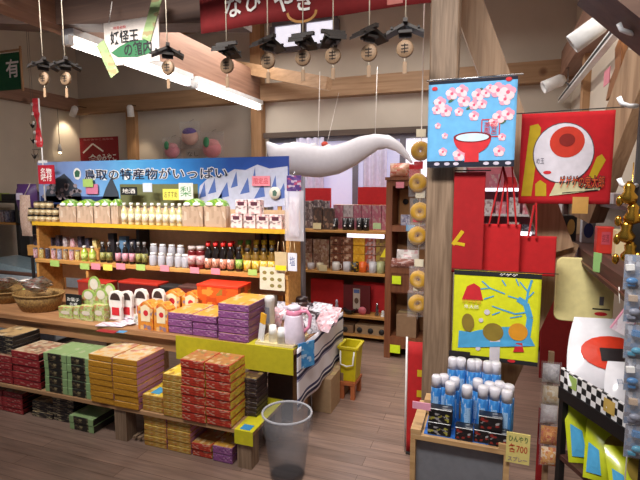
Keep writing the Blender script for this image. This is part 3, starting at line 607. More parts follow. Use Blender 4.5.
# ------------------------------------------------------------------ bottle rack on the table
RF = 2.86; RB = 3.1; RL = -3.57; RRX = -1.26
S1 = at(160, 226, Y=RF).z; S2 = at(160, 267, Y=RF).z; cx = (RL + RRX) / 2
t = thing('bottle_rack', 'two-tier wooden rack of bottles and jars standing on the table', 'rack', (cx, (RF + RB) / 2, TZ)); hw = (RRX - RL) / 2; dy = (RB - RF) / 2
MB().box(-hw, hw, -dy, dy, S1 - .025 - TZ, S1 - TZ).build('shelf_board', shelfwood, t, bev=.002)
MB().box(-hw, hw, -dy, dy, S2 - .03 - TZ, S2 - TZ).build('shelf_board', shelfwood, t, bev=.002)
MB().box(-hw, hw, -dy - .006, -dy - .0005, S1 - .026 - TZ, S1 + .004 - TZ).build('shelf_edging', mat('yellow_edging', 'd8a828', .5), t)
tanpanel = mat('rack_back', 'c4a684', .7)
MB().box(-hw, hw, dy, dy + .012, S2 - .2 - TZ, S1 + .12 - TZ).build('back_panel', tanpanel, t)
for x in (-hw, -.62, hw - .025): MB().box(x, x + .025, -dy + .01, dy, 0, S2 - .03 - TZ).build('upright', shelfwood, t)
for x in (-hw, hw - .025): MB().box(x, x + .025, -dy + .03, dy, S2 - TZ, S1 - .025 - TZ).build('upright', shelfwood, t)
MB().box(hw - .002, hw + .02, dy - .01, dy + .035, 0, .98).build('end_post', alu, t)
MB().box(-.2, -.17, -dy + .12, dy, S2 - TZ, S1 - .025 - TZ).build('divider', charcoal, t)
# banner
BY = 3.13
bl = at(38, 168, Y=BY); br = at(289, 155, Y=BY); bz1 = at(289, 156, Y=BY).z; bz0 = at(288, 206, Y=BY).z; bx0, bx1 = bl.x, br.x; bw = bx1 - bx0; bh = bz1 - bz0
def banner_mat():
    m, nt, b = nodes('banner_print'); L = nt.links.new
    tc = nt.nodes.new('ShaderNodeTexCoord'); s = nt.nodes.new('ShaderNodeSeparateXYZ'); L(tc.outputs['Generated'], s.inputs[0])
    rp = nt.nodes.new('ShaderNodeValToRGB'); L(s.outputs[0], rp.inputs[0]); el = rp.color_ramp.elements
    lst = [(0, '8e9cc8'), (.2, '7ea0d8'), (.42, '58a8dc'), (.62, '2f86cc'), (.8, '1f4fa4'), (1, '223c8c')]
    el[0].color = (*lin(lst[0][1]), 1); el[1].position = 1; el[1].color = (*lin(lst[-1][1]), 1)
    for p_, c_ in lst[1:-1]:
        e = el.new(p_); e.color = (*lin(c_), 1)
    n = nt.nodes.new('ShaderNodeTexNoise'); n.inputs['Scale'].default_value = 5; L(tc.outputs['Object'], n.inputs['Vector'])
    mx = nt.nodes.new('ShaderNodeMixRGB'); mx.blend_type = 'SOFT_LIGHT'; mx.inputs[0].default_value = .5; L(rp.outputs[0], mx.inputs[1]); L(n.outputs['Fac'], mx.inputs[2])
    L(mx.outputs[0], b.inputs['Base Color']); b.inputs['Roughness'].default_value = .45; return m
t = thing('shop_banner', 'long blue banner with Japanese lettering and mountains above the bottle rack', 'banner', ((bx0 + bx1) / 2, BY, bz0))
MB().box(-bw / 2, bw / 2, -.004, .004, 0, bh).build('banner_sheet', banner_mat(), t)
for x in (-bw * .42, 0, bw * .46): MB().box(x, x + .03, .0045, .024, TZ - bz0, bh - .03).build('support_post', shelfwood, t)
def bu(u): return at(u, 180, Y=BY).x - (bx0 + bx1) / 2
def bv(v, u=180): return at(u, v, Y=BY).z - bz0
flatfn = lambda x, z: -.004
mountain = mat('print_snow', 'b8bcd0', .6); mountain2 = mat('print_ridge', '4c66a8', .6); tree = mat('print_tree', '3c4450', .6); blossom = mat('print_blossom', '9a8c90', .6); olive = mat('print_olive', '6a6c44', .6)
Pp = Print(flatfn); Pp.poly([(bu(196), bv(212)), (bu(288), bv(204)), (bu(288), bv(168)), (bu(270), bv(170)), (bu(258), bv(166)), (bu(246), bv(171)), (bu(235), bv(170)), (bu(222), bv(177)), (bu(210), bv(177)), (bu(200), bv(186))]); Pp.build('printed_mountains', mountain, t)
Pp = Print(flatfn, .0022)
for i, (u, v, s) in enumerate([(204, 190, 5), (214, 186, 6), (226, 190, 8), (236, 180, 5), (247, 186, 7), (262, 190, 8), (275, 184, 5), (283, 191, 7), (255, 176, 3), (220, 200, 8)]):
    Pp.poly([(bu(u - s), bv(v + 8)), (bu(u + s * .4), bv(v + 6)), (bu(u + s * .2), bv(v - 8))])
Pp.build('printed_ridges', mountain2, t)
Pp = Print(flatfn); Pp.poly([(bu(42), bv(204)), (bu(82), bv(204)), (bu(80), bv(192)), (bu(72), bv(180)), (bu(65), bv(172)), (bu(56), bv(178)), (bu(48), bv(186))]); Pp.poly([(bu(100), bv(204)), (bu(120), bv(204)), (bu(118), bv(192)), (bu(112), bv(176)), (bu(106), bv(188))]); Pp.build('printed_trees', tree, t)
Pp = Print(flatfn, .0022); rr = random.Random(3)
for i in range(26): Pp.disc(bu(rr.uniform(43, 80)), bv(rr.uniform(184, 200)), .022, .018, 8)
Pp.build('printed_blossom', blossom, t)
Pp = Print(flatfn); Pp.rect(bu(120), bu(198), bv(206), bv(184)); Pp.build('printed_field', olive, t)
Pp = Print(flatfn); Pp.rect(bu(40), bu(118), bv(206), bv(197)); Pp.build('printed_base', mat('print_navy', '22366a', .6), t)
tw = bu(228) - bu(85); tx = (bu(228) + bu(85)) / 2; th_ = bv(169) - bv(180.5)
text('鳥取の特産物がいっぱい', tw + .012, th_ + .012, whiteink, t, (tx, -.0055, bv(174, 150)), 'lettering_outline', bold=.06)
text('鳥取の特産物がいっぱい', tw, th_, mat('navy_ink', '1c2340', .7), t, (tx, -.0075, bv(174, 150)), 'lettering', bold=.012)
Pp = Print(flatfn); Pp.disc(bu(78), bv(172.5), .042, .05); Pp.build('printed_emblem', whiteink, t)
Pp = Print(flatfn, .003); Pp.poly([(bu(76), bv(176)), (bu(80), bv(176)), (bu(81), bv(170)), (bu(78), bv(168)), (bu(75.5), bv(171))]); Pp.build('emblem_mark', mat('emblem_green', '3a6a50', .6), t)
# cards clipped on the banner
def card(name, label, u0, v0, u1, v1, Y, m, cat='card', body=None, im=ink, group=None, rx=0, lines=None):
    x, z, w, h = fit(u0, v0, u1, v1, Y); t = thing(name, label, cat, (x, Y, z), 0, group)
    MB().bx(w, .004, h).build('card_sheet', m, t, (0, 0, 0), (rx, 0, 0))
    if body: text(body, w * .8, h * .6, im, t, (0, -.0028, h / 2))
    return t
pinkc = mat('pink_card', 'e08a98', .6); limec = mat('lime_card', 'aac86a', .6); yelc = mat('yellow_card', 'e0d458', .6)
card('notice_card', 'pink card with faint writing fixed on the banner mountains', 252, 176, 270, 186, BY - .02, pinkc, body='限定品', im=redink)
card('notice_card', 'small pink card on the banner between the printed trees', 86, 184, 98, 194, BY - .02, mat('pink_card_dull', 'd07a98', .6))
card('notice_card', 'yellow green card beside the small pink banner card', 83, 179, 93, 187, BY - .03, limec)
t = thing('round_badge', 'round cream badge fixed to the banner end', 'badge', (at(276, 193, Y=BY).x, BY - .02, at(276, 193, Y=BY).z)); MB().lathe([(.001, -.004), (.045, -.004), (.045, .004), (.001, .004)], 22).build('disc', mat('badge_cream', 'd8d2c4', .5), t, (0, 0, 0), (R(90), 0, 0))
Pp = Print(lambda x, z: -.0042); Pp.poly([(-.015, -.02), (.012, -.022), (.02, .004), (.004, .024), (-.016, .012)]); Pp.build('badge_mark', mat('badge_green', '4a6a5a', .5), t)
card('notice_card', 'small dark card with pale writing among the jars before the banner', 121, 187, 137, 195, BY - .1, black, body='地酒', im=whiteink)
card('notice_card', 'yellow card above the dressing bottles', 163, 189, 179, 200, BY - .1, yelc, body='おすすめ', im=ink)
card('notice_card', 'white card with green writing above the green topped packs', 179, 183, 193, 200, BY - .12, mat('white_card', 'd8d8d0', .6), body='梨', im=mat('green_ink', '4a8a4a', .6))
card('notice_card', 'white card with blue marks above the dressing bottles', 143, 183, 152, 192, BY - .12, mat('white_card'.replace('_', '_b_'), 'c8d0e0', .6))
# red sign on a white pole with a red streamer
q = at(44, 182, Y=2.98); t = thing('streamer_pole', 'thin white pole with a twisted red streamer at the rack end', 'pole', (q.x, 2.98, S1)); zt = at(42, 98, Y=2.98).z - S1
MB().tube([(0, 0, 0), (0, 0, zt)], .006, 8).build('pole', white, t)
b = MB(); vs = []
z0 = at(42, 147, Y=2.98).z - S1; z1 = zt
for i in range(13):
    z = z0 + (z1 - z0) * i / 12; a = .5 * math.sin(i * .8); ww = .026 + .004 * math.sin(i * 1.7); ox = -.01 - .02 * i / 12
    vs += [(ox - ww * math.cos(a), -.012 - ww * math.sin(a), z), (ox + ww * math.cos(a), -.012 + ww * math.sin(a), z), (ox + ww * math.cos(a), -.007 + ww * math.sin(a), z), (ox - ww * math.cos(a), -.007 - ww * math.sin(a), z)]
fs = [(i * 4 + j, i * 4 + (j + 1) % 4, i * 4 + 4 + (j + 1) % 4, i * 4 + 4 + j) for i in range(12) for j in range(4)] + [(0, 1, 2, 3), (51, 50, 49, 48)]
b.add(vs, fs); b.build('streamer', mat('streamer_red', 'd02a34', .6), t)
for k in range(5): text('祭', None, .03, whiteink, t, (-.012 - .003 * k, -.046, z0 + .04 + k * (z1 - z0) * .19))
MB().box(-.045, .045, -.006, .006, at(43, 163, Y=2.98).z - S1, at(43, 160.5, Y=2.98).z - S1).build('cross_bar', white, t)
x, z, w, h = fit(37, 165, 53, 184, 2.94); t = thing('hanging_sign', 'small red sign with white writing hung in front of the banner end', 'sign', (x, 2.955, z)); MB().bx(w, .008, h).build('board', mat('sign_crimson', 'b8142c', .6), t); text('名物\n味付', w * .7, h * .7, whiteink, t, (0, -.005, h / 2), bold=.02)

# ------------------------------------------------------------------ goods of the rack
def sx(u, Y): return at(u, 225, Y=Y).x
def ht(v, zb, u, Y): return at(u, v, Y=Y).z - zb
# jar pyramid (upper shelf, far end)
jb = mat('jar_tan', 'c0a67c', .35, coat=.3); jl = mat('jar_lid_black', '1c1614', .4); jlab = pk('jar_label', ['d8c8a0', 'b89868', '8a5a40'], (5, 5, 4), .4, .6)
def jar(loc, label):
    t = thing('preserve_jar', label, 'jar', loc, 0, 'tan preserve jars')
    MB().lathe([(.026, 0), (.029, .006), (.029, .036), (.025, .044)], 14).build('jar_body', jb, t); MB().lathe([(.027, .044), (.027, .056), (.001, .0565)], 14).build('lid', jl, t)
    MB().lathe([(.0295, .01), (.0295, .034)], 14).build('label', jlab, t); return t
J = None
for row, (n, u0, u1) in enumerate([(5, 29, 59), (5, 30, 60), (3, 36, 54)]):
    for i in range(n):
        u = u0 + (u1 - u0) * (i + .5) / n; loc = (sx(u, RF + .06), RF + .06, S1 + row * .0575); lb = f'tan jar with black lid, {ORD[i]} in the {("bottom", "middle", "top")[row]} row of the jar pile'
        if J is None: J = jar(loc, lb)
        else: dup(J, loc, 0, lb)
# rice cracker packs with green tops
mtan = pk('tan_pack', ['bca088', 'c8ae98', 'a88c74', 'd8c8b4'], (5, 2, 1.6), .3, 1.3); mtop = pk('green_top', ['6a9a3a', '88b04a', 'b8c83a', 'e8e8e0'], (4, 3, 2), .4, 2.2)
def wpack(u0, u1, label):
    xa, xb = sx(u0, RF + .05), sx(u1, RF + .05); w = xb - xa; h = ht(206, S1, u0, RF + .04)
    t = thing('cracker_pack', label, 'snack pack', ((xa + xb) / 2, RF + .06, S1), 0, 'tan packs with green tops')
    MB().bx(w - .006, .07, h).build('pack_body', mtan, t, bev=.004)
    MB().prism([(-w * .47, h), (w * .47, h), (w * .36, h + .035), (w * .05, h + .055), (-w * .36, h + .035)], -.03, .03).build('folded_top', mtop, t, bev=.003)
    for k in (-.25, .2): MB().ball(w * .17, .02, .016, (k * w, -.03, h + .012), 10, 6).build('white_bow', white, t)
for i, (a, b_) in enumerate([(62, 79), (79.5, 96), (96.5, 113), (113.5, 121)]): wpack(a, b_, 'tan pack with green folded top, ' + ORD[i] + ' from the jar pile')
wpack(184, 205, 'tan pack with green top beside the pale dressing bottles'); wpack(206, 228, 'tan pack with green top beside the pink packs')
mor2 = pk('orange_strip', ['c87a3a', 'd89a5a', 'a85a2a'], (2, 2, 6), .3, .9)
x0_, x1_ = sx(228.3, RF + .06), sx(231.5, RF + .06)
# dressing bottles
db = mat('dressing_glass', 'd8cf9a', .2, coat=.5); dl = pk('dressing_label', ['e0dcc8', 'd8b838', 'e8e4d8'], (4, 4, 3), .4, .5); wc = mat('cap_white', 'e6e2d8', .4)
def bottle(name, label, cat, loc, rad, h, mb_, mc, ml, group, neck=.42, lab=(.12, .5), capf=.14):
    t = thing(name, label, cat, loc, random.uniform(0, 6), group)
    MB().lathe([(rad * .92, 0), (rad, h * .03), (rad, h * .58), (rad * .85, h * .66), (rad * neck, h * .78), (rad * neck, h * (1 - capf))], 14).build('bottle_body', mb_, t)
    MB().lathe([(rad * neck * 1.25, h * (1 - capf)), (rad * neck * 1.25, h), (.001, h)], 12).build('cap', mc, t)
    if ml: MB().lathe([(rad * 1.015, h * lab[0]), (rad * 1.015, h * lab[1])], 14).build('label', ml, t)
    return t
B = None
for i in range(9):
    u = 125 + i * 6.9; yy = RF + .05; loc = (sx(u, yy), yy, S1); lb = f'pale yellow dressing bottle with white cap, {ORD[i]} from the tan packs'
    if B is None: B = bottle('dressing_bottle', lb, 'bottle', loc, .024, ht(203, S1, 150, yy), db, wc, dl, 'dressing bottles')
    else: dup(B, loc, random.uniform(0, 6), lb)
# pink and white packs
mpk = pk('pink_pack', ['e8d4d0', 'd89aa0', 'c87880', '3a2a30', 'f0e4e0'], (3, 2, 5), .3, 2.6)
K = None
for row, us in enumerate([[(231, 243), (244, 256), (257, 269), (270, 282)], [(236, 248), (249, 261)]]):
    for i, (a, b_) in enumerate(us):
        yy = RF + .05; xa, xb = sx(a, yy), sx(b_, yy); h = .098; loc = ((xa + xb) / 2, yy + .02, S1 + row * .1)
        lb = f'pink and white snack pack, {ORD[i]} in the {("lower", "upper")[row]} row at the rack end'
        if K is None:
            K = thing('pink_pack', lb, 'snack pack', loc, 0, 'pink and white packs'); MB().bx(xb - xa - .004, .06, h).build('pack_body', mpk, K, bev=.003); Pp = Print(lambda x, z: -.0302); Pp.rect(-.026, .026, .058, .084); Pp.build('printed_title', mat('maroon_print', '5a2a3a', .5), K)
        else: dup(K, loc, 0, lb)
# lower shelf: cans and boxes (far end), two tiers
mcan = [pk('can_%d' % i, c_, (5, 5, 4), .3, i * .7) for i, c_ in enumerate([['c8c0c0', '8a3040', '4a3a4a'], ['b09a70', '8a4a3a', 'd8d0c0'], ['9a9ab0', '5a4a6a', 'd0c8c8'], ['d0a0a8', '7a3040', 'e0d8d0'], ['3a3440', '6a6070', '2a2430'], ['c8b060', '5a3a30', 'e0d8b0']])]
def can(label, u, yy, z, rad, h, m, group):
    t = thing('tea_can', label, 'can', (sx(u, yy), yy, z), 0, group); MB().lathe([(rad * .97, 0), (rad, .004), (rad, h * .88), (rad * .97, h * .9)], 14).build('can_body', m, t); MB().lathe([(rad * 1.01, h * .88), (rad * 1.01, h), (.001, h)], 14).build('lid', mat('can_lid', '8a8488', .35, .5), t)
for i in range(8): can(f'slim printed can in the front row, {ORD[i]} from the rack end', 34 + i * 6.0, RF + .04, S2, .019, .085, mcan[(i * 5) % 6 if i % 3 else 3], 'slim cans front row')
MB_ = MB().bx(sx(102, RF + .17) - sx(31, RF + .17), .1, .09).build('display_step', shelfwood, None, ((sx(31, RF + .17) + sx(102, RF + .17)) / 2, RF + .17, S2)); tag(MB_, 'low wooden step at the back of the lower rack shelf, carrying tea boxes', 'display step')
for i in range(9):
    u = 36 + i * 7.4; yy = RF + .16; carton('tea_box', f'small upright tea box on the rack step, {ORD[i]} from the rack end', 'tea box', sx(u, yy), yy, S2 + .09, .044, .04, .095 - .012 * (i % 3), [mcan[(4, 2, 4, 4, 0, 3, 4, 4, 5)[i]]] * 3, 'tea boxes on the step')
for i in range(2):
    u = 83 + 8 * i; bottle('green_bottle', 'lime green squat bottle with white cap ' + ('beside the slim cans', 'beside the dark bottles')[i], 'bottle', (sx(u, RF + .035), RF + .035, S2), .026, .125, mat('lime_drink', 'a8bc4a', .25, coat=.5), wc, pk('lime_label', ['b8c860', '7a9a30', 'd8dca0'], (4, 4, 3), .4, .1), 'lime bottles')
# dark sauce bottles
dg = mat('dark_bottle', '1c1412', .15, coat=.6); pl = pk('sauce_label_pink', ['c88a98', 'b07080', 'd8b0b0'], (4, 4, 4), .45, .4); yl = pk('sauce_label_olive', ['8a8a4a', 'b8a860', '3a3424'], (4, 4, 4), .45, .9)
for i, u in enumerate((101.5, 108, 117, 124, 131, 137.5, 143.5)):
    yy = RF + .04; bottle('sauce_bottle', ('dark sauce bottle with olive label, ' if i in (0, 1, 5, 6) else 'dark sauce bottle with pink label, ') + ORD[i] + ' from the lime bottles', 'bottle', (sx(u, yy), yy, S2), .023, ht(242, S2, u, yy), dg, mat('cap_grey', '8a8684', .4), yl if i in (0, 1, 5, 6) else pl, 'dark sauce bottles')
# clear sweet jars
cg = mat('clear_jar', 'c6c4cc', .12, alpha=.75, coat=.6); csw = pk('jar_sweets', ['d8d0d0', 'b0a4b8', 'e8e0dc', '9a8a80', '3a3a3a'], (5, 5, 6), .4, .8)
for r_, (yy, dz, us) in enumerate([(RF + .04, 0, (152, 160.5, 169, 177.5, 184.5)), (RF + .13, .055, (153, 162, 171, 180))]):
    for i, u in enumerate(us):
        if r_ and i == 0:
            o = MB().bx(sx(186, yy) - sx(148, yy), .08, .055).build('display_step', shelfwood, None, ((sx(186, yy) + sx(148, yy)) / 2, yy, S2)); tag(o, 'small wooden step behind the clear jars on the lower rack shelf', 'display step')
        lb = f'clear lidded jar of sweets, {ORD[i]} in the {("front", "raised back")[r_]} row from the dark bottles'
        t = thing('sweets_jar', lb, 'jar', (sx(u, yy), yy, S2 + dz), 0, 'clear sweets jars'); MB().lathe([(.026, 0), (.03, .008), (.03, .07), (.022, .085)], 14).build('jar_body', cg, t); MB().lathe([(.02, .004), (.025, .012), (.025, .06), (.001, .066)], 12).build('sweets', csw, t); MB().lathe([(.023, .085), (.023, .1), (.001, .101)], 14).build('lid', white, t)
# jam jars
jr = mat('jam_red', '6a1a1c', .2, coat=.5); jlb = pk('jam_label', ['c8a0a0', 'd8c0b8', '9a4a4a'], (4, 4, 4), .45, .6)
for i, u in enumerate((191.5, 200)):
    t = thing('jam_jar', 'deep red jam jar with pale label ' + ('beside the clear jars', 'beside the red-capped bottles')[i], 'jar', (sx(u, RF + .04), RF + .04, S2), 0, 'jam jars'); h = ht(246, S2, u, RF + .04)
    MB().lathe([(.03, 0), (.033, .008), (.033, h * .75), (.027, h * .84)], 16).build('jar_body', jr, t); MB().lathe([(.03, h * .84), (.03, h), (.001, h)], 16).build('lid', mat('lid_pale', 'b8a8a4', .35), t); MB().lathe([(.0335, h * .2), (.0335, h * .6)], 16).build('label', jlb, t)
# red capped dark bottles
rcap = mat('cap_red', 'd02a26', .4); sl = pk('soy_label', ['d89a80', 'e0b8a0', '3a2a24', 'c86a50'], (4, 4, 3), .45, 1.2)
for i, u in enumerate((207.5, 215, 222.5, 230)):
    yy = RF + .04; t = bottle('soy_bottle', f'dark bottle with red cap and round white mark, {ORD[i]} from the jam jars', 'bottle', (sx(u, yy), yy, S2), .027, ht(243, S2, u, yy), dg, rcap, sl, 'red capped bottles', .5, (.08, .42), .12); t.rotation_euler = (0, 0, 0)
    Pp = Print(lambda x, z: -math.sqrt(max(0, .0275 ** 2 - x * x))); Pp.disc(0, .075, .012, n=12); Pp.build('round_mark', white, t)
for i, u in enumerate((208, 216, 224, 232)):
    yy = RF + .13; bottle('soy_bottle', f'dark bottle with red cap in the second row, {ORD[i]} behind the jam jars', 'bottle', (sx(u, yy), yy, S2), .027, ht(241, S2, u, yy), dg, rcap, sl, 'red capped bottles second row', .5, (.08, .42), .12)
gl = pk('ponzu_label', ['8ab04a', 'c8d080', '4a7a30'], (4, 4, 3), .45, .3); ylb = pk('citrus_label', ['e0b838', 'e8d890', 'c88a28', 'e8e0c0'], (4, 4, 3), .45, 1.9); amber = mat('amber_bottle', '7a5a20', .2, coat=.5); ycap = mat('cap_yellow', 'd8c03a', .4); gcap = mat('cap_green', '5a9a3a', .4)
bottle('ponzu_bottle', 'dark bottle with green label next to the red-capped bottles', 'bottle', (sx(238.5, RF + .04), RF + .04, S2), .026, ht(247, S2, 238, RF + .04), dg, charcoal, gl, 'citrus bottles', .5)
for i, u in enumerate((247, 255.5, 263.5, 271.5)): bottle('citrus_bottle', f'amber bottle with yellow label, {ORD[i]} from the green-labelled bottle', 'bottle', (sx(u, RF + .04), RF + .04, S2), .028, ht(248, S2, u, RF + .04), amber, charcoal, ylb, 'citrus bottles', .5, (.08, .5))
for i, u in enumerate((240, 248, 256, 264, 272)): bottle('citrus_bottle', f'second-row citrus bottle, {ORD[i]} behind the yellow-labelled bottles', 'bottle', (sx(u, RF + .13), RF + .13, S2), .027, ht(240, S2, u, RF + .13), amber, gcap if i < 2 else ycap, ylb, 'citrus bottles second row', .6)
# dark things standing at the back of the lower shelf
for i, (u0, u1, v0, c_) in enumerate([(256, 262, 230, '6a3a20'), (264, 268, 229, '4a3024'), (270, 279, 229, '5a3a2c')]):
    yy = RF + .2; xa, xb = sx(u0, yy), sx(u1, yy); carton('wooden_box', 'tall brown box standing behind the citrus bottles, ' + ORD[i] + ' toward the rack end', 'box', (xa + xb) / 2, yy, S2, xb - xa, .05, ht(v0, S2, u0, yy), mat('brownbox%d' % i, c_, .5), 'brown boxes on the lower shelf')
for i, (u0, u1, c_) in enumerate([(109, 115, '2a2428'), (120, 127, '5a7a98'), (130, 136, '2a2a34')]):
    yy = RF + .14; xa, xb = sx(u0, yy), sx(u1, yy); carton('bottle_box', ('black', 'blue grey', 'dark navy')[i] + ' upright gift box behind the dark sauce bottles', 'box', (xa + xb) / 2, yy, S2, xb - xa, .04, ht(233 + 3 * i, S2, u0, yy), mat('gbox%d' % i, c_, .4), 'gift boxes behind sauce bottles')
# price cards on the lower shelf edge
for i, (u, v, k) in enumerate([(54, 263, 1), (84, 266, 1), (95, 266, 0), (107, 267, 2), (120, 266, 0), (140, 267, 1), (164, 268, 0), (194, 270, 0), (215, 271, 0), (252, 272, 1)]):
    x, z, w, h = fit(u - 4.5, v - 2.5, u + 4.5, v + 3.5, RF - .01)
    o = MB().bx(w, .003, h).build('price_card', (pinkc, limec, yelc)[k], None, (x, RF - .0025, z)); tag(o, ('pink', 'lime green', 'yellow')[k] + f' price card on the lower rack shelf edge, {ORD[i]} from the slim-can end', 'price card', 'price cards on the shelf edge')
# clear bag hanging at the rack end, tag cards on a cord
t = thing('hanging_bag', 'long clear bag with a purple header hanging at the rack end', 'bag', (at(294, 180, Y=2.83).x, 2.83, at(294, 241, Y=2.83).z)); h = at(294, 176, Y=2.83).z - at(294, 241, Y=2.83).z
MB().pillow(.135, h * .78, .06, 0, 8, 12, .03).build('bag_film', clear('bag_film', 'f4f0f8', .36, .1), t); MB().pillow(.07, h * .6, .03, .03, 6, 8).build('bag_contents', pk('bag_content', ['d8ccd4', 'b898a8', 'ece6ea'], (3, 2, 6), .4, .2), t)
MB().bx(.1, .008, h * .24, h * .77).build('header_card', pk('purple_header', ['4a3070', '6a4a8a', 'c84a5a', 'd8c8d0'], (3, 1, 4), .4, .6), t); MB().tube([(0, .0, h), (0, .01, h + .03)], .003, 6).build('hook', steel, t)
for k, (u0, u1, v0, v1, m) in enumerate([(275, 287, 252, 271, mat('tag_cream', 'c8b088', .5)), (288, 297, 253, 271, mat('tag_white', 'd8d8e0', .5))]):
    x, z, w, h = fit(u0, v0, u1, v1, 2.83); t = thing('hanging_tag', ('cream tag card with yellow foot hanging from the rack end', 'white tag card with blue marks hanging from the rack end')[k], 'tag', (x, 2.83, z)); MB().bx(w, .006, h).build('tag_card', m, t); MB().tube([(-w * .3, 0, h), (-w * .2, .0, h + .07)], .003, 5).build('cord', wood('cord', 'b89a70', 'c8aa80', 2), t); MB().tube([(w * .3, 0, h), (w * .2, 0, h + .07)], .003, 5).build('cord', MATS['cord'], t)
    if k == 0: Pp = Print(lambda x, z: -.0031); Pp.rect(-w * .45, w * .45, h * .04, h * .3); Pp.build('yellow_foot', yellow, t)
    else: text('塩', w * .6, h * .5, mat('blue_ink', '3a4a8a', .6), t, (0, -.0034, h * .55))

# ------------------------------------------------------------------ back wall shelf with pottery and boxes
KF = 4.32; KB = 4.72; KX0 = -2.0; KX1 = -.9
KA = at(360, 231, Y=KF).z; KBz = at(360, 273, Y=KF).z; KC = at(360, 316, Y=KF).z
t = thing('souvenir_shelf', 'open wooden shelf of cups and boxes standing before the window', 'shelf', ((KX0 + KX1) / 2, (KF + KB) / 2, 0)); hw = (KX1 - KX0) / 2; dy = (KB - KF) / 2
for z in (KA, KBz, KC): MB().box(-hw, hw, -dy, dy, z - .025, z).build('shelf_board', shelfwood, t, bev=.002)
for x in (-hw - .025, hw): MB().box(x, x + .025, -dy, dy, 0, KA + .02).build('upright', cabwood, t)
MB().box(-hw, hw, dy, dy + .012, .1, KA).build('back_panel', mat('shelf_back', '7a6048', .7), t)
MB().box(-hw, hw, -dy + .02, dy, .05, .075).build('shelf_board', shelfwood, t)
lt = mat('shelf_strip_light', 'f4f0ff', .4, emit=1.6, vary=0)
t2 = MB().box(-.0, .36, 0, .02, 0, .035).build('shelf_lamp', lt, None, (-1.28, KF + .004, KA - .064)); tag(t2, 'slim lit strip lamp under the top board of the pottery shelf', 'shelf lamp')
def kx(u, Y=KF): return at(u, 240, Y=Y).x
# red boards on top
for k, (u0, u1, v0, v1) in enumerate([(302, 331, 188, 230), (358, 388, 187, 230)]):
    x, z, w, h = fit(u0, v0, u1, v1, KF + .3); h = at(u0, v0, Y=KF + .3).z - KA
    o = MB().bx(w, .02, h).build('red_board', red, None, (x, KF + .3, KA)); tag(o, 'plain red board on the shelf top ' + ('behind the dark printed packs', 'beside the brown cabinet')[k], 'board', 'red boards on the shelf')
mdk = pk('dark_print_pack', ['6a5a5a', '3a3034', '9a8a84', 'c8b8b0', '5a3a34'], (4, 2, 6), .35, .4)
mdk2 = pk('dark_print_pack2', ['4a3a34', '6a4a3a', 'a8846a', '2a2424'], (4, 2, 6), .35, 1.4)
for k, (u0, u1, v0, y) in enumerate([(304, 313, 201, .12), (313.5, 321, 200, .12), (321.5, 328, 201, .12), (313, 322, 207, .02), (322.5, 333, 208, .02)]):
    xa, xb = kx(u0, KF + y), kx(u1, KF + y); carton('printed_pack', 'dark printed pack on the shelf top, ' + ['first in the rear row', 'second in the rear row', 'third in the rear row', 'front one behind the price note', 'front one beside the dark cups'][k], 'snack pack', (xa + xb) / 2, KF + y + .035, KA, xb - xa, .06, at(u0, v0, Y=KF + y).z - KA, (mdk if k < 3 else mdk2), 'dark packs on the shelf top')
mpi = pk('pink_box', ['a86070', '9a5062', 'b88088', 'b0a098'], (5, 2, 3), .4, .8)
pu = [333, 343, 353, 361, 371, 381, 388]
for r_ in range(2):
    for i in range(6):
        xa, xb = kx(pu[i], KF + .16), kx(pu[i + 1], KF + .16); h = (at(360, 205, Y=KF + .16).z - KA) / 2
        m = mpi if not (i == 1 and r_) else pk('grey_box', ['b8a8a8', 'c8c0bc', '8a7a7a'], (5, 2, 3), .4, .2)
        carton('pink_box', f'pink souvenir box, {ORD[i]} in the {("lower", "upper")[r_]} row on the shelf top', 'box', (xa + xb) / 2, KF + .21, KA + r_ * (h + .0006), xb - xa - .004, .1, h, [m, m, shelfwood], 'pink boxes on the shelf top')
def cup(label, u, z, v0, Y, m, rim=None, group='cups', rad=.032, handle=True):
    h = at(u, v0, Y=Y).z - z; t = thing('mug', label, 'mug', (kx(u, Y), Y, z), 0, group)
    MB().lathe([(rad * .85, 0), (rad, .006), (rad, h), (rad * .9, h), (rad * .88, .008), (.001, .008)], 16).build('mug_body', m, t)
    if handle: MB().tube([(rad * .95, 0, h * .8), (rad * 1.5, 0, h * .75), (rad * 1.55, 0, h * .35), (rad * .95, 0, h * .2)], .005, 6).build('handle', m, t)
    return t
bk = mat('black_glaze', '211d1e', .25, coat=.5)
for i, u in enumerate((335, 345.5, 351, 359.5, 366)): 
    t = cup(f'black cup with pale mark, {ORD[i]} along the shelf top before the pink boxes', u, KA, 218, KF + .06, bk, group='black cups', handle=False); Pp = Print(lambda x, z: -math.sqrt(max(0, .0325 ** 2 - x * x))); Pp.disc(0, .045, .009, n=10); Pp.build('pale_mark', whiteink, t)
card('price_note', 'cream price note on the shelf top before the dark packs', 313, 223, 321, 229, KF - .006, mat('cream_note', 'e0d0a0', .6)); card('price_note', 'pale green price note on the shelf top by the cabinet', 373, 223, 381, 229, KF - .006, mat('green_note', 'b0c890', .6))
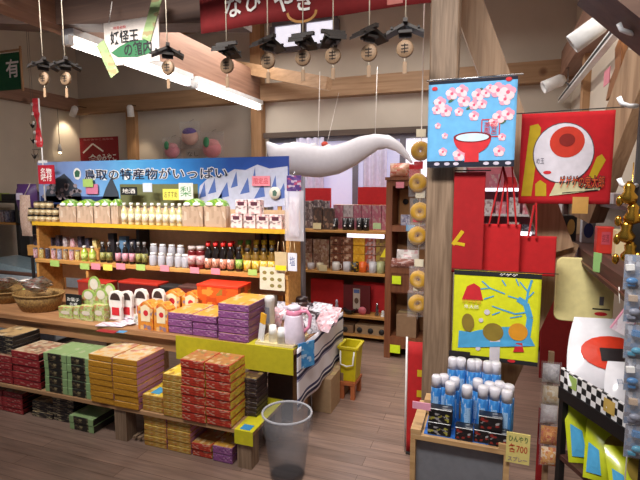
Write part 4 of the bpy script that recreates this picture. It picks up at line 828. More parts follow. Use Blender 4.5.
# middle shelf: bags, boxed grid, mugs
mgr_ = [pk('grid_%d' % i, c_, (3, 2, 2), .4, i * 1.1) for i, c_ in enumerate([['6a3a28', 'c8a888', '8a5a40'], ['7a4a30', 'd0a890', '5a3020'], ['d8a020', 'c88a18', 'e8b848'], ['a04a30', 'c8b8b0', '7a8088'], ['8a6a40', 'b0983a', '6a4a30']])]
gu = [330, 342, 353, 365, 376, 387]
gh = (at(358, 237, Y=KF + .1).z - KBz) / 4
for c_ in range(5):
    for r_ in range(4):
        xa, xb = kx(gu[c_], KF + .1), kx(gu[c_ + 1], KF + .1)
        o = carton('sweets_box', f'flat sweets box, {tier(r_, 4)} in the {("round-marked brown column by the wrapped goods", "second brown column", "bright yellow column", "rust and grey column", "column against the cabinet")[c_]}', 'sweets box', (xa + xb) / 2, KF + .16, KBz + r_ * gh, xb - xa - .004, .12, gh - .004, [mgr_[c_]] * 3, 'flat boxes on the middle shelf')
        if c_ in (0, 1):
            b = MB().lathe([(.001, 0), (.014, 0), (.014, .003), (.001, .003)], 12).build('round_seal', mat('seal_cream', 'd8b898', .5), o, (0, -.0605, gh * .5), (R(90), 0, 0))
for i, (u, m) in enumerate([(336, mat('mug_white', 'd0c8c0', .3)), (347, mat('mug_grey', 'c0bcc0', .3)), (355, pk('mug_band', ['2a2220', 'd8b030', '2a2220'], (2, 2, 4), .3, .3)), (363, mat('mug_orange', 'd86020', .3)), (373, mat('mug_pale', 'b8b4b8', .3)), (381, mat('mug_green', 'a8a878', .3))]):
    cup(('white', 'grey', 'black and yellow banded', 'orange', 'pale grey', 'olive')[i] + ' mug in the row on the middle pottery shelf', u, KBz, 262, KF + .05, m, group='mugs on the middle shelf', rad=.037)
    t = bpy.data.objects[-1] if False else None
mwr = [pk('wrapped_%d' % i, c_, (4, 2, 5), .3, i * .9) for i, c_ in enumerate([['9a7a60', '7a4a3a', 'c8b0a0'], ['a88a70', '8a3a34', 'd0c0b0'], ['8a6a58', '6a3a30', 'b8a090']])]
for r_ in range(2):
    for i, u in enumerate((299, 308, 317, 325)):
        yy = KF + .14 - .0 * r_; xa, xb = kx(u - 4, yy), kx(u + 4, yy); hh = (at(310, 239, Y=yy).z - KBz) / 2
        carton('wrapped_box', f'brown wrapped box in the {("lower", "upper")[r_]} tier beside the flat boxes, {ORD[i]} from the rack', 'box', (xa + xb) / 2, yy + .04, KBz + r_ * (hh + .0005), xb - xa, .08, hh, mwr[(i + r_) % 3], 'wrapped boxes on the middle shelf')
for i, (u, m) in enumerate([(302, mat('cup_wine', '7a2430', .3)), (311, mat('cup_ash', 'b8b0b0', .3)), (320, mat('cup_cream', 'c8b898', .3))]): cup(('wine red', 'ash grey', 'cream')[i] + ' cup standing before the wrapped boxes', u, KBz, 263, KF + .045, m, group='cups before wrapped boxes', handle=False, rad=.035)
card('price_note', 'cream price note on the middle shelf among the cups', 319, 265, 327, 271, KF - .006, MATS['cream_note'])
t = thing('yellow_pennant', 'small yellow triangular tag hanging at the cabinet side', 'tag', (kx(384, KF - .02), KF - .02, at(384, 257, Y=KF).z)); MB().prism([(-.035, 0), (.03, 0), (.02, .1)], -.002, .002).build('tag_sheet', yellow, t)
# lower bay: red boards and small goods
for k, (u0, u1, v0) in enumerate([(311, 344, 278), (354, 386, 281)]):
    xa, xb = kx(u0, KF + .2), kx(u1, KF + .2); o = MB().bx(xb - xa, .015, at(u0, v0, Y=KF + .2).z - KC).build('red_board', red, None, ((xa + xb) / 2, KF + .2, KC)); tag(o, 'red board in the lower bay of the pottery shelf ' + ('toward the jug', 'against the brown cabinet')[k], 'board', 'red boards in the lower bay')
xa, xb = kx(344, KF + .1), kx(371, KF + .1); h = at(357, 285, Y=KF + .1).z - KC; t = thing('framed_picture', 'dark red framed picture with a pale scroll standing between the red boards', 'picture', ((xa + xb) / 2, KF + .1, KC)); MB().bx(xb - xa, .02, h).build('frame', mat('maroon_frame', '5a1418', .5), t); Pp = Print(lambda x, z: -.0102); Pp.rect(-.035, .035, h * .15, h * .88); Pp.build('picture_mat', mat('scroll', 'b0a090', .6), t); Pp = Print(lambda x, z: -.0125); Pp.disc(0, h * .45, .022, .03); Pp.build('picture_motif', mat('scroll_dark', '5a4030', .6), t); Pp = Print(lambda x, z: -.0125); Pp.rect(-.028, .028, h * .72, h * .85); Pp.build('picture_band', mat('scroll_blue', '4a5a8a', .6), t)
def figurine(label, u, Y, z, h, m, cat='figurine'):
    t = thing('figurine', label, cat, (kx(u, Y), Y, z), 0, 'small ornaments in the lower bay'); MB().lathe([(.022, 0), (.024, .01), (.012, h * .3), (.018, h * .5), (.011, h * .68), (.015, h * .82), (.006, h)], 12).build('ornament', m, t)
figurine('slim pale bottle-shaped ornament before the red board near the jug', 337, KF + .06, KC, .13, mat('orn_pale', 'b0a8b8', .3)); figurine('small silver ornament at the rack side of the lower bay', 324, KF + .06, KC, .06, steel); figurine('small grey ornament next to the slim pale ornament', 330, KF + .08, KC, .07, mat('orn_grey', '8a8490', .4)); figurine('slim silver ornament before the red board beside the cabinet', 378, KF + .06, KC, .13, steel); figurine('short white ornament beside the cabinet', 384, KF + .05, KC, .06, white)
t = thing('black_bowl', 'black lacquer bowl on the lower bay board', 'bowl', (kx(350, KF + .05), KF + .05, KC)); MB().lathe([(.035, 0), (.04, .012), (.075, .05), (.07, .05), (.035, .016), (.001, .016)], 20).build('bowl_body', bk, t)
t = thing('pink_ball', 'round pink fan card propped beside the black bowl', 'fan', (kx(363, KF + .05), KF + .05, KC + .0)); MB().lathe([(.001, -.006), (.04, -.006), (.04, .006), (.001, .006)], 20).build('disc', mat('fan_pink', 'd06a78', .5), t, (0, 0, .04), (R(90), 0, 0)); MB().bx(.01, .008, .04, -.0).build('handle', cabwood, t)
# floor boxes under the shelf
kraft = mat('kraft', 'a88a68', .8); kraft2 = mat('kraft_dark', '8a6c50', .8)
def kbox(label, u0, u1, v0, v1, Y, d, m, holes=0, z=0, group='cardboard boxes'):
    xa, xb = at(u0, v1, Y=Y).x, at(u1, v1, Y=Y).x; h = at((u0 + u1) / 2, v0, Y=Y).z - z
    t = thing('cardboard_box', label, 'cardboard box', ((xa + xb) / 2, Y + d / 2, z), 0, group); MB().bx(xb - xa, d, h).build('box_body', m, t, bev=.003)
    MB().box(-(xb - xa) / 2, (xb - xa) / 2, -.025, .025, h, h + .0008).build('tape', mat('tape', 'b8a070', .4), t)
    for i in range(holes): MB().lathe([(.001, 0), (.028, 0), (.028, .004), (.001, .004)], 14).build('hand_hole', charcoal, t, ((i - (holes - 1) / 2) * .11, -d / 2, h * .45), (R(90), 0, 0))
kbox('wide cardboard box with three round holes under the pottery shelf', 355, 386, 326, 346, KF + .03, .3, kraft, 3, .075); kbox('cardboard box with one round hole under the shelf beside the wide one', 337, 353, 325, 346, KF + .03, .3, kraft2, 1, .075); kbox('small dark cardboard box under the shelf next to the yellow crate', 322, 336, 316, 340, KF + .05, .25, kraft2, 0, .075)
# ------------------------------------------------------------------ brown cabinet
CF = 4.0; CX0, CX1 = at(385, 270, Y=CF).x, at(428, 270, Y=CF).x; CH = at(405, 180, Y=CF).z; cw = CX1 - CX0
t = thing('brown_cabinet', 'tall dark brown open cabinet beside the weathered post', 'cabinet', ((CX0 + CX1) / 2, CF + .15, 0))
MB().box(-cw / 2, -cw / 2 + .055, -.15, .15, 0, CH).build('side_panel', cabwood, t, bev=.002); MB().box(cw / 2 - .03, cw / 2, -.15, .15, 0, CH).build('side_panel', cabwood, t, bev=.002)
MB().box(-cw / 2 + .055, cw / 2 - .03, .13, .15, 0, CH).build('back_panel', mat('cab_back', '9a6a40', .6), t)
zs = [at(405, v, Y=CF).z for v in (180, 226, 268, 338, 354)]
for i, z in enumerate(zs): 
    if i < 4: MB().box(-cw / 2 + .055, cw / 2 - .03, -.15, .13, z - (.05 if i < 3 else .1), z).build('shelf_board', cabwood, t)
MB().box(-cw / 2 - .01, cw / 2 + .01, -.16, .15, CH, CH + .025).build('cornice', cabwood, t)
MB().box(-cw / 2 + .055, cw / 2 - .03, -.14, -.12, zs[2] - .22, zs[2] - .05).build('drawer_front', cabwood, t)
MB().box(-cw / 2 + .055, cw / 2 - .03, -.12, .13, zs[2] - .235, zs[2] - .22).build('shelf_board', cabwood, t)
def cxx(u): return at(u, 240, Y=CF + .08).x
t = thing('wall_clock_pair', 'wooden board with two dark round dials in the top cabinet bay', 'ornament', (cxx(407), CF + .26, zs[1])); MB().bx(.2, .02, zs[0] - zs[1] - .08).build('board', mat('orn_board', 'c08a50', .5), t)
for k in (-.045, .045): MB().lathe([(.001, 0), (.026, 0), (.026, .01), (.001, .01)], 16).build('dial', charcoal, t, (k, -.011, .2), (R(90), 0, 0))
carton('gift_tin', 'small grey patterned tin in the top cabinet bay', 'tin', cxx(405), CF + .1, zs[1], .08, .06, .09, mcan[2])
o = MB().pillow(.19, .15, .06, 0, 8, 8, .1).build('sweets_pouch', pk('pouch_w', ['d8d0cc', 'c07a80', 'b0a8a0', 'e8e0dc'], (4, 2, 5), .2, .6), None, (cxx(408), CF + .06, zs[2]), (R(-8), 0, 0)); tag(o, 'white and pink sweets pouch in the second cabinet bay', 'sweets pouch')
o = MB().pillow(.2, .08, .07, 0, 8, 8, .1).build('sweets_pouch', pk('pouch_b', ['8a5a50', 'c8a8a0', '6a3a34'], (4, 2, 5), .2, .9), None, (cxx(404), CF + .0, zs[2]), (R(-8), 0, 0)); tag(o, 'low brownish sweets pouch at the front of the second cabinet bay', 'sweets pouch')
o = kbox('brown carton inside the lowest cabinet bay', 396, 416, 315, 338, CF + .02, .2, kraft2, 0, zs[3])
for (lb, u0, v0, u1, v1, m) in [('pink note on the cabinet top edge', 396, 182, 404, 188, pinkc), ('blue note at the cabinet shelf edge', 406, 225, 415, 231, mat('blue_note', '6a9ac0', .6)), ('lime note below the blue cabinet note', 408, 232, 416, 239, mat('lime_note', 'c8e04a', .6)), ('fluorescent lime note on the cabinet drawer', 392, 276, 401, 284, mat('neon_note', 'd8f020', .6)), ('fluorescent lime note on the lowest cabinet board', 390, 345, 400, 353, MATS.get('neon_note') or mat('neon_note', 'd8f020', .6))]: card('price_note', lb, u0, v0, u1, v1, CF - .02, m)
o = MB().pillow(.17, .12, .09, 0, 8, 8, .1).build('sweets_pouch', pk('pouch_t', ['d8a890', 'e8d8d0', 'c84a3a', 'b07a50'], (4, 3, 4), .25, .6), None, (cxx(398), CF + .1, CH + .027)); tag(o, 'orange and white pouch lying on the cabinet top', 'sweets pouch')
carton('red_box', 'red box on the cabinet top beside the pouch', 'box', cxx(413), CF + .12, CH + .025, .09, .08, .11, red)
# bags strung on a cord beside the post
GX = at(419, 220, Y=2.6).x; t = thing('bag_string', 'cord hanging beside the weathered post, strung with packs of round snacks', 'cord', (GX, 2.61, at(419, 320, Y=2.6).z)); MB().tube([(0, .005, .0), (0, .005, 3.6 - at(419, 320, Y=2.6).z)], .003, 6).build('cord', whiteink, t)
don = mat('snack_ring', 'c0922a', .6); rp_ = mat('red_header', 'd0303a', .5)
for i, v in enumerate((151, 183, 212, 236, 280, 304)):
    q = at(419 - (i > 3), v, Y=2.58); t = thing('ring_snack_pack', f'clear pack with a yellow ring snack on the cord, {ORD[i]} from the top', 'snack pack', (q.x + (.008, -.006, .004, -.01, .003, -.004)[i], 2.585, q.z - .055), (.25, -.3, .1, .4, -.2, .3)[i], 'ring snacks on the cord')
    MB().tube([(.029 * math.cos(a_), -.0, .055 + .029 * math.sin(a_)) for a_ in [2 * PI * j / 16 for j in range(16)]], .024, 8, True).build('snack_ring', don, t)
    MB().pillow(.11, .15, .05, -.02, 8, 8, .05).build('pack_film', film, t); MB().bx(.05, .006, .04, .13).build('header_card', rp_ if i in (1, 3) else MATS['cream_card'], t)

# ------------------------------------------------------------------ things hanging from the roof
# red curtain sign
RY = 2.14; x0 = at(199, 20, Y=RY).x; x1 = at(437, 5, Y=RY).x; zb = (at(199, 29, Y=RY).z + at(420, 9, Y=RY).z) / 2
t = thing('shop_curtain', 'long dark red shop curtain with white lettering hung below the roof', 'curtain', ((x0 + x1) / 2, RY, zb + .42))
fn = ripple(.012, 9, .5, .42); cl = cloth('curtain_cloth', x1 - x0, .42, mat('curtain_red', '7c1618', .85), t, fn, 40, 8, .004)
MB().tube([(-(x1 - x0) / 2 - .1, .02, .0), ((x1 - x0) / 2 + .1, .02, .0)], .014, 8).build('rod', darkX, t)
for (s_, u, hh, v) in [('な', 234, .1, 7), ('び', 255, .09, 3), ('や', 285, .1, 2), ('き', 305, .09, 1)]:
    text(s_, None, hh, whiteink, t, (at(u, v, Y=RY).x - (x0 + x1) / 2, -.006, at(u, v, Y=RY).z - zb - .42), 'lettering', bold=.02, fn=fn)
Pp = Print(fn); q = at(302, 12, Y=RY); [Pp.stroke([(q.x - (x0 + x1) / 2 + .07 * math.cos(a_), q.z - zb - .42 + .045 * math.sin(a_)), (q.x - (x0 + x1) / 2 + .07 * math.cos(a_ + .4), q.z - zb - .42 + .045 * math.sin(a_ + .4))], .012) for a_ in [PI + .4 * i for i in range(8)]]; Pp.build('printed_arc', mat('ochre_ink', 'b07a3a', .7), t)
q = at(392, 3, Y=RY); Pp = Print(fn); Pp.rect(q.x - (x0 + x1) / 2 - .02, q.x - (x0 + x1) / 2 + .05, q.z - zb - .43, q.z - zb - .37); Pp.build('printed_seal', mat('pale_red_ink', 'b86a60', .7), t)
# white sign and green strips on the dark beam
x, z, w, h = fit(102, 18, 157, 63, 2.12); t = thing('paper_sign', 'white paper sign with black brush lettering over green on the dark beam', 'sign', (x, 2.14, z)); MB().bx(w, .006, h).build('board', mat('sign_paper', 'cfc4bc', .7), t)
Pp = Print(lambda x, z: -.0032); Pp.poly([(-w * .38, h * .3), (-w * .25, h * .18), (w * .1, h * .14), (w * .36, h * .2), (w * .3, h * .5), (0, h * .52), (-w * .22, h * .42)]); Pp.build('printed_green', mat('leaf_green', '2a6a40', .7), t)
text('妖怪王', w * .52, h * .3, ink, t, (-w * .12, -.006, h * .63), bold=.02); text('の館内', w * .5, h * .32, ink, t, (w * .12, -.006, h * .33), bold=.02); text('境港名物', w * .24, h * .07, redink, t, (-w * .2, -.006, h * .85))
MB().tube([(-w * .4, 0, h), (-w * .4, .03, h + .12)], .003, 5).build('string', whiteink, t); MB().tube([(w * .4, 0, h), (w * .4, .03, h + .12)], .003, 5).build('string', whiteink, t)
gst = pk('green_strip', ['9ab078', '86a068', 'b8c498', 'a07050'], (2, 2, 7), .6, .5)
for k, ((ua, va), (ub, vb)) in enumerate([((100, 43), (115, 75)), ((158, -4), (146, 40))]):
    a = at(ua, va, Y=2.133); b_ = at(ub, vb, Y=2.133); o = MB().beam((0, 0, 0), b_ - a, .004, .06).build('green_strip', gst, None, a); tag(o, 'pale green paper strip slanting across the ' + ('lower', 'upper')[k] + ' corner of the white sign', 'paper strip', 'green strips')
# wooden roof mobiles
mrail = MB().box(-2.5, -.27, -.025, .025, 0, .05).build('hanging_rail', darkX, None, (0, 1.9, 2.5)); tag(mrail, 'slim dark rail under the roof carrying the wooden mobiles', 'rail')
mw = wood('mobile_dark', '1e1a18', '322a26', 0, 20); mdisc = wood('mobile_disc', '7a6048', '94785c', 2, 20)
def mobile(u, v, yaw, label, tilt=0):
    q = at(u, v, Y=1.9); t = thing('roof_mobile', label, 'mobile', (q.x, 1.9, q.z - .024), yaw, 'wooden roof mobiles'); t.scale = (1.02, 1.02, 1.02)
    MB().tube([(0, 0, .12), (0, 0, (2.5 - q.z + .024) / 1.02)], .0025, 6).build('string', mat('string_pale', 'c8bca8', .8), t)
    b = MB()
    for s in (-1, 1):
        b.prism([(0, .098), (s * .07, .066), (s * .07, .077), (0, .11)], -.034, .034)
        b.beam((s * .05, -.04, .088), (s * .05, .04, .088), .008, .008)
    b.beam((0, -.05, .112), (0, .05, .112), .016, .014); b.beam((0, -.026, .078), (0, .026, .078), .05, .01); b.beam((-.024, 0, .068), (.024, 0, .068), .012, .014)
    b.build('roof', mw, t, (0, 0, 0), (0, tilt, 0))
    MB().lathe([(.001, -.008), (.03, -.008), (.033, -.004), (.033, .004), (.03, .008), (.001, .008)], 20).build('disc', mdisc, t, (0, 0, .02), (R(90), 0, -yaw))
    Pp = Print(lambda x, z: -.0085); [Pp.stroke([(-.014, .012 - .012 * i), (.014, .012 - .012 * i)], .004) for i in range(3)]; Pp.stroke([(0, .018), (0, -.018)], .004); Pp.build('burnt_mark', mat('burnt', '3a2c22', .8), t, (0, 0, .02), (0, 0, -yaw))
    MB().tube([(0, 0, .075), (0, 0, .05)], .0018, 5).build('cord', MATS['string_pale'], t); MB().tube([(0, 0, -.013), (0, 0, -.03)], .0018, 5).build('cord', MATS['string_pale'], t)
    MB().bx(.016, .004, .045, -.072).build('name_slip', mdisc, t, (0, 0, 0), (0, 0, -yaw))
for i, (u, v, yaw) in enumerate([(44, 79, 1.0), (66, 79, .9), (168, 68, .7), (227, 66, 1.55), (268, 61, 1.05), (303, 58, 1.5), (333, 56, -.95), (369, 53, .9), (405, 49, .15)]):
    mobile(u, v - 1, yaw, f'dark wooden roof mobile with a disc below, {ORD[8 - i]} along the rail from the post')
# ------------------------------------------------------------------ white inflatable streamer
WY = 4.1
pts = [(267, 142, 1), (276, 153, 9), (290, 158, 15), (305, 160, 15), (320, 162, 14), (335, 160, 13), (350, 154, 11.5), (363, 147, 10), (376, 142, 7.5), (388, 142, 6), (398, 147, 4.5), (406, 155, 2.8), (412, 163, .8)]
sub = []
for i in range(len(pts) - 1):
    for j in range(3): sub.append(tuple(a + (b_ - a) * j / 3 for a, b_ in zip(pts[i], pts[i + 1])))
sub.append(pts[-1]); C0 = at(335, 160, Y=WY)
b = MB(); b.smooth = True; vs = []; n = 16
for i, (u, v, r_) in enumerate(sub):
    r_ *= 1.12
    p = at(u, v, Y=WY) - C0; up = at(u, v - r_, Y=WY) - at(u, v, Y=WY); a_ = sub[max(0, i - 1)]; c_ = sub[min(len(sub) - 1, i + 1)]
    du, dv = c_[0] - a_[0], c_[1] - a_[1]; l = math.hypot(du, dv); nu, nv = dv / l, -du / l
    nx = at(u + nu * r_, v + nv * r_, Y=WY) - C0 - p
    for k in range(n): t_ = 2 * PI * k / n; vs.append(p + nx * math.cos(t_) + Vector((0, .45 * max(.01, nx.length), 0)) * math.sin(t_))
m_ = len(sub); fs = [(i * n + k, i * n + (k + 1) % n, (i + 1) * n + (k + 1) % n, (i + 1) * n + k) for i in range(m_ - 1) for k in range(n)] + [tuple(range(n)), tuple((m_ - 1) * n + k for k in range(n - 1, -1, -1))]
b.add(vs, fs); vin = mat('white_vinyl', 'e2dfe6', .35, coat=.3, vary=.02)
t = thing('inflatable_streamer', 'plain white wavy inflatable with a pointed tail floating before the window', 'inflatable', C0); b.build('body', vin, t)
p = at(311, 148, Y=WY) - C0; MB().ball(.065, .03, .034, (0, 0, 0), 12, 8).build('fin', vin, t, p, (0, R(-35), 0)); 
for u in (318, 375): a_ = at(u, 141 if u > 330 else 150, Y=WY) - C0; MB().tube([a_, a_ + Vector((0, .05, 2.55 - C0.z - a_.z))], .0025, 5).build('string', whiteink, t)
t = thing('plush_toy', 'small white and red stuffed toy peeking over the white inflatable', 'toy', at(327, 149, Y=4.5)); MB().ball(.06, .05, .05).build('toy_body', white, t); MB().ball(.035, .035, .03, (-.02, -.01, .045)).build('red_cap', mat('toy_red', 'c84a3a', .7), t); MB().ball(.04, .03, .03, (.06, -.01, .0)).build('yellow_patch', mat('toy_yellow', 'd8b050', .7), t); MB().tube([(0, 0, .05), (0, .385, .62)], .002, 5).build('string', whiteink, t)
# ------------------------------------------------------------------ bagged ornaments on the back wall
def mask(label, u, v, r, c1, c2, leaf):
    q = at(u, v, Y=BW - .1); t = thing('bagged_ornament', label, 'ornament', q, 0, 'bagged round ornaments'); MB().ball(r, .06, r * .85, (0, 0, 0)).build('round_body', mat('orn_' + c1, c1, .5), t)
    MB().ball(r * .82, .055, r * .45, (0, -.01, r * .5)).build('top_part', mat('orn_' + c2, c2, .5), t)
    if leaf: MB().ball(r * .35, .02, r * .5, (-r * .3, -.06, r * .6), 10, 6).build('leaf', mat('orn_leaf', '4a9a6a', .5), t)
    MB().pillow(r * 2.6, r * 2.8, .15, -r * 1.2, 8, 8, .08).build('bag_film', film, t)
    MB().tube([(0, 0, r * 1.6), (0, .085, r * 1.9)], .003, 5).build('hook', steel, t)
mask('round pink ornament with a purple cap, bagged high on the wall', 190, 137, .115, 'e8b8a8', '5a3a98', False); mask('bagged pink round ornament with a green leaf, hung nearer the slim post', 172, 151, .105, 'e08a98', 'e09aa0', True); mask('bagged pink round ornament with a green leaf, hung nearer the corner post', 212, 149, .125, 'e88a90', 'f0a0a0', True)
card('wall_note', 'grey sketch card between the bagged pink ornaments', 186, 150, 200, 158, BW - .04, mat('sketch_grey', 'b8b0a4', .6), body='なし')
# red posters on the wall
PY = BW - .03
x, z, w, h = fit(80, 137, 118, 182, PY); t = thing('wall_poster', 'dark red wall poster with a white roof mark and lettering', 'poster', (x, PY + .015, z)); MB().bx(w, .01, h).build('poster_sheet', mat('poster_red', '8e1620', .7), t)
Pp = Print(lambda x, z: -.0052); Pp.stroke([(-w * .42, h * .66), (-w * .15, h * .86), (w * .12, h * .68)], .022); Pp.build('roof_mark', whiteink, t)
text('食', w * .26, h * .26, whiteink, t, (-w * .16, -.0075, h * .5), bold=.02); text('のみやこ', w * .5, h * .16, whiteink, t, (w * .2, -.0075, h * .55), bold=.02); text('食のみやこ鳥取県', w * .8, h * .045, mat('poster_pink', 'd88a88', .7), t, (0, -.0075, h * .95))
x, z, w, h = fit(67, 140, 77, 165, PY); t = thing('wall_poster', 'narrow orange red pennant beside the dark red poster', 'poster', (x, PY + .015, z)); MB().bx(w, .01, h).build('poster_sheet', mat('pennant_red', 'c83a2a', .7), t); text('銘\n菓', w * .6, h * .6, mat('pennant_ink', '7a2a28', .7), t, (0, -.007, h * .5))
q = at(60, 152, Y=4.6); t = thing('pendant_lamp', 'thin white pendant with a small bright tip near the side wall', 'pendant lamp', q); MB().tube([(0, 0, .06), (0, 0, 2.62 - q.z)], .004, 6).build('cord', mat('cord_grey', '8a8070', .6), t); MB().lathe([(.012, .1), (.022, .05), (.026, 0), (.001, 0)], 12).build('shade', white, t); MB().ball(.017, .017, .017, (0, 0, -.006)).build('bulb', bulb, t)
# green flag on the side wall
x, z, w, h = fit(-20, 54, 21, 91, 3.6); t = thing('green_flag', 'dark green cloth sign with a white character near the side wall', 'flag', (x, 3.6, z + h)); fn = ripple(.008, 9, 0, h); cloth('flag_cloth', w, h, mat('flag_green', '0e5a36', .8), t, fn, 14, 8); text('有', None, h * .5, whiteink, t, (w * .3, -.004, -h * .42), bold=.02, fn=fn); MB().tube([(w / 2 + .01, 0, -h - .02), (w / 2 + .01, 0, .05)], .012, 8).build('pole', pineZ, t); MB().tube([(-w / 2, 0, .02), (w / 2 + .02, 0, .02)], .01, 8).build('cross_bar', pineX, t)
# wind chimes of metal birds by the side wall, hanging dark ornaments
def chime(label, u, v0, v1, Y, m, wdt):
    q = at(u, v1, Y=Y); top = at(u, v0, Y=Y).z - q.z; t = thing('wind_chime', label, 'wind chime', q, 0, 'wind chimes'); MB().tube([(0, 0, 0), (0, 0, 3.45 + (5.1 - Y) * .2193 - q.z)], .002, 5).build('cord', mat('string_grey', '6a6058', .8), t)
    for i in range(3):
        z = top * (.12 + .36 * i); b = MB(); b.ball(wdt * .42, .014, .026, (0, 0, z + .014), 10, 6); b.prism([(-wdt, z + .05), (0, z), (wdt, z + .05), (wdt * .5, z + .01), (0, z - .012), (-wdt * .5, z + .01)], -.003, .003); b.build('bird', m, t)
chime('metal bird wind chime against the side wall', 8, 112, 165, 4.2, mat('chime_metal', '8a8680', .35, .8), .07); chime('dark bird wind chime behind the streamer pole', 35, 120, 163, 4.0, charcoal, .05)
t = thing('hook_rack', 'small metal cross bar with hooks hanging beside the streamer pole', 'hook bar', at(36, 150, Y=3.6)); MB().box(-.05, .07, -.004, .004, 0, .01).build('bar', steel, t); [MB().tube([(k, 0, 0), (k, -.01, -.06), (k + .015, -.02, -.075), (k + .025, -.02, -.05)], .003, 5).build('hook', steel, t) for k in (-.03, .03)]; MB().tube([(0, 0, .01), (0, 0, 3.78 - t.location.z)], .002, 5).build('cord', MATS['string_grey'], t)
# ------------------------------------------------------------------ far side: dark shelf, freezer, purple bag
FY = 3.2
zt_ = at(45, 273, Y=FY).z - .05; xr = at(49, 272, Y=FY).x
t = thing('chest_freezer', 'white chest freezer with a glass lid beyond the end of the table', 'freezer', (xr - .45, FY + .2, 0)); MB().bx(.9, .36, zt_ - .05, .05).build('freezer_body', mat('freezer_white', 'c2ccd4', .4), t, bev=.01); MB().bx(.92, .37, .035, zt_).build('rim', mat('freezer_rim', '6a4a40', .4), t, bev=.006)
MB().prism([(-.45, zt_ + .035), (.43, zt_ + .035), (.3, zt_ + .05), (.0, zt_ + .08), (-.45, zt_ + .13)], -.17, .18).build('glass_lid', mat('freezer_glass', '9ab4c0', .08, coat=1), t); MB().bx(.84, .32, .05, 0).build('plinth', charcoal, t)
Pp = Print(lambda x, z: -.1802); Pp.rect(-.3, .3, zt_ * .55, zt_ * .75); Pp.build('printed_band', mat('freezer_print', '8aa0b8', .5), t)
text('アイス', .4, .1, mat('freezer_ink', 'e8ecf0', .5), t, (.05, -.1825, zt_ * .65))
DY = 3.6; x = at(16, 200, Y=DY).x; t = thing('dark_shelf', 'dark shelf unit by the side wall above the freezer', 'shelf', (x - .2, DY + .75, 0)); z1 = at(10, 223, Y=DY).z
MB().box(-.2, .2, -.74, -.4, z1 - .02, z1).build('shelf_board', shelfwood, t); MB().box(-.2, .42, -.4, -.38, 0, at(10, 192, Y=DY).z).build('back_panel', black, t); MB().box(.16, .2, -.74, -.4, 0, at(10, 194, Y=DY).z).build('side_panel', black, t)
MB().box(-.2, .16, -.74, -.4, at(6, 203, Y=DY).z, at(6, 201, Y=DY).z).build('shelf_board', charcoal, t)
z2 = at(6, 201, Y=DY).z
def dx_(u): return at(u, 210, Y=DY + .1).x
carton('dark_box', 'dark box with a salmon oval on the dark shelf top', 'box', dx_(10), DY + .12, z2, .16, .1, at(10, 194, Y=DY + .1).z - z2, charcoal); carton('lime_pack', 'yellow green pack at the photo edge on the dark shelf', 'snack pack', dx_(1), DY + .12, z2, .14, .08, at(0, 193, Y=DY + .1).z - z2, mat('lime_pack', 'a8b850', .5))
for i, u in enumerate((1, 6, 11)): can(f'pale lidded can on the lower board of the dark shelf, {ORD[i]} from the photo edge', 0, DY + .12, z1, .03, .13, mcan[(0, 2, 4)[i]], 'cans on the dark shelf'); o = COL.objects[-1].parent; o.location.x = dx_(u)
x = at(27, 210, Y=3.1).x; t = thing('purple_bag', 'purple wrapped gift bag with a white label beyond the jar pile', 'bag', (x - .01, 3.12, TZ + 0)); zz = at(30, 184, Y=3.1).z - TZ; MB().pillow(.24, .24, .14, zz - .24, 8, 8, .05).build('bag_body', mat('purple_wrap', '4e2a66', .5), t); MB().bx(.075, .004, .06, zz - .14).build('white_label', mat('label_white', 'd0c4d4', .5), t, (0, -.076, 0)); MB().bx(.02, .02, zz - .2).build('stand_pole', charcoal, t, (0, .01, 0)); MB().bx(.16, .12, .02).build('stand_foot', charcoal, t)
t = thing('hanging_net', 'pale net sleeve of packets hanging at the jar end of the rack', 'net sleeve', (at(26, 215, Y=2.94).x, 2.94, at(26, 236, Y=2.94).z)); hh = at(26, 195, Y=2.94).z - at(26, 236, Y=2.94).z; MB().pillow(.12, hh, .07, 0, 8, 10, .05).build('net_sleeve', pk('net', ['b89a88', 'a88a80', 'c8b0a0'], (14, 6, 18), .7, .1), t); MB().tube([(0, 0, hh), (.05, .02, hh + .1)], .003, 5).build('cord', MATS['string_pale'], t)
# wall ornament on the right-hand wall
q = at(618, 68, X=RX - .02); t = thing('wall_ornament', 'small carved wooden ornament with a pink note on the plaster wall', 'ornament', (RX - .02, q.y, q.z), R(-90)); t.scale = (1.9, 1, 1.15); MB().prism([(-.1, -.13), (.03, -.11), (.07, .0), (.05, .14), (-.02, .1), (.0, 0), (-.06, -.04)], -.015, .015).build('carving', wood('carving', '7a4a22', '9a6434', 2, 8), t); MB().bx(.08, .004, .08, -.05, -.09, -.02).build('pink_note', pinkc, t)

# ------------------------------------------------------------------ cloths hung on the post
PYF = 2.06
def hang(name, label, cat, u0, u1, vt, vb, Y, m, amp, kx_, ph=0, group=None):
    xa, xb = at(u0, (vt + vb) / 2, Y=Y).x, at(u1, (vt + vb) / 2, Y=Y).x; zt = at((u0 + u1) / 2, vt, Y=Y).z; zb = at((u0 + u1) / 2, vb, Y=Y).z
    w, h = xb - xa, zt - zb; t = thing(name, label, cat, ((xa + xb) / 2, Y, zt), 0, group); fn = ripple(amp, kx_, ph, h)
    cloth('cloth', w, h, m, t, fn); return t, w, h, fn
def P2(t, Y, u, v): q = at(u, v, Y=Y); return q.x - t.location.x, q.z - t.location.z
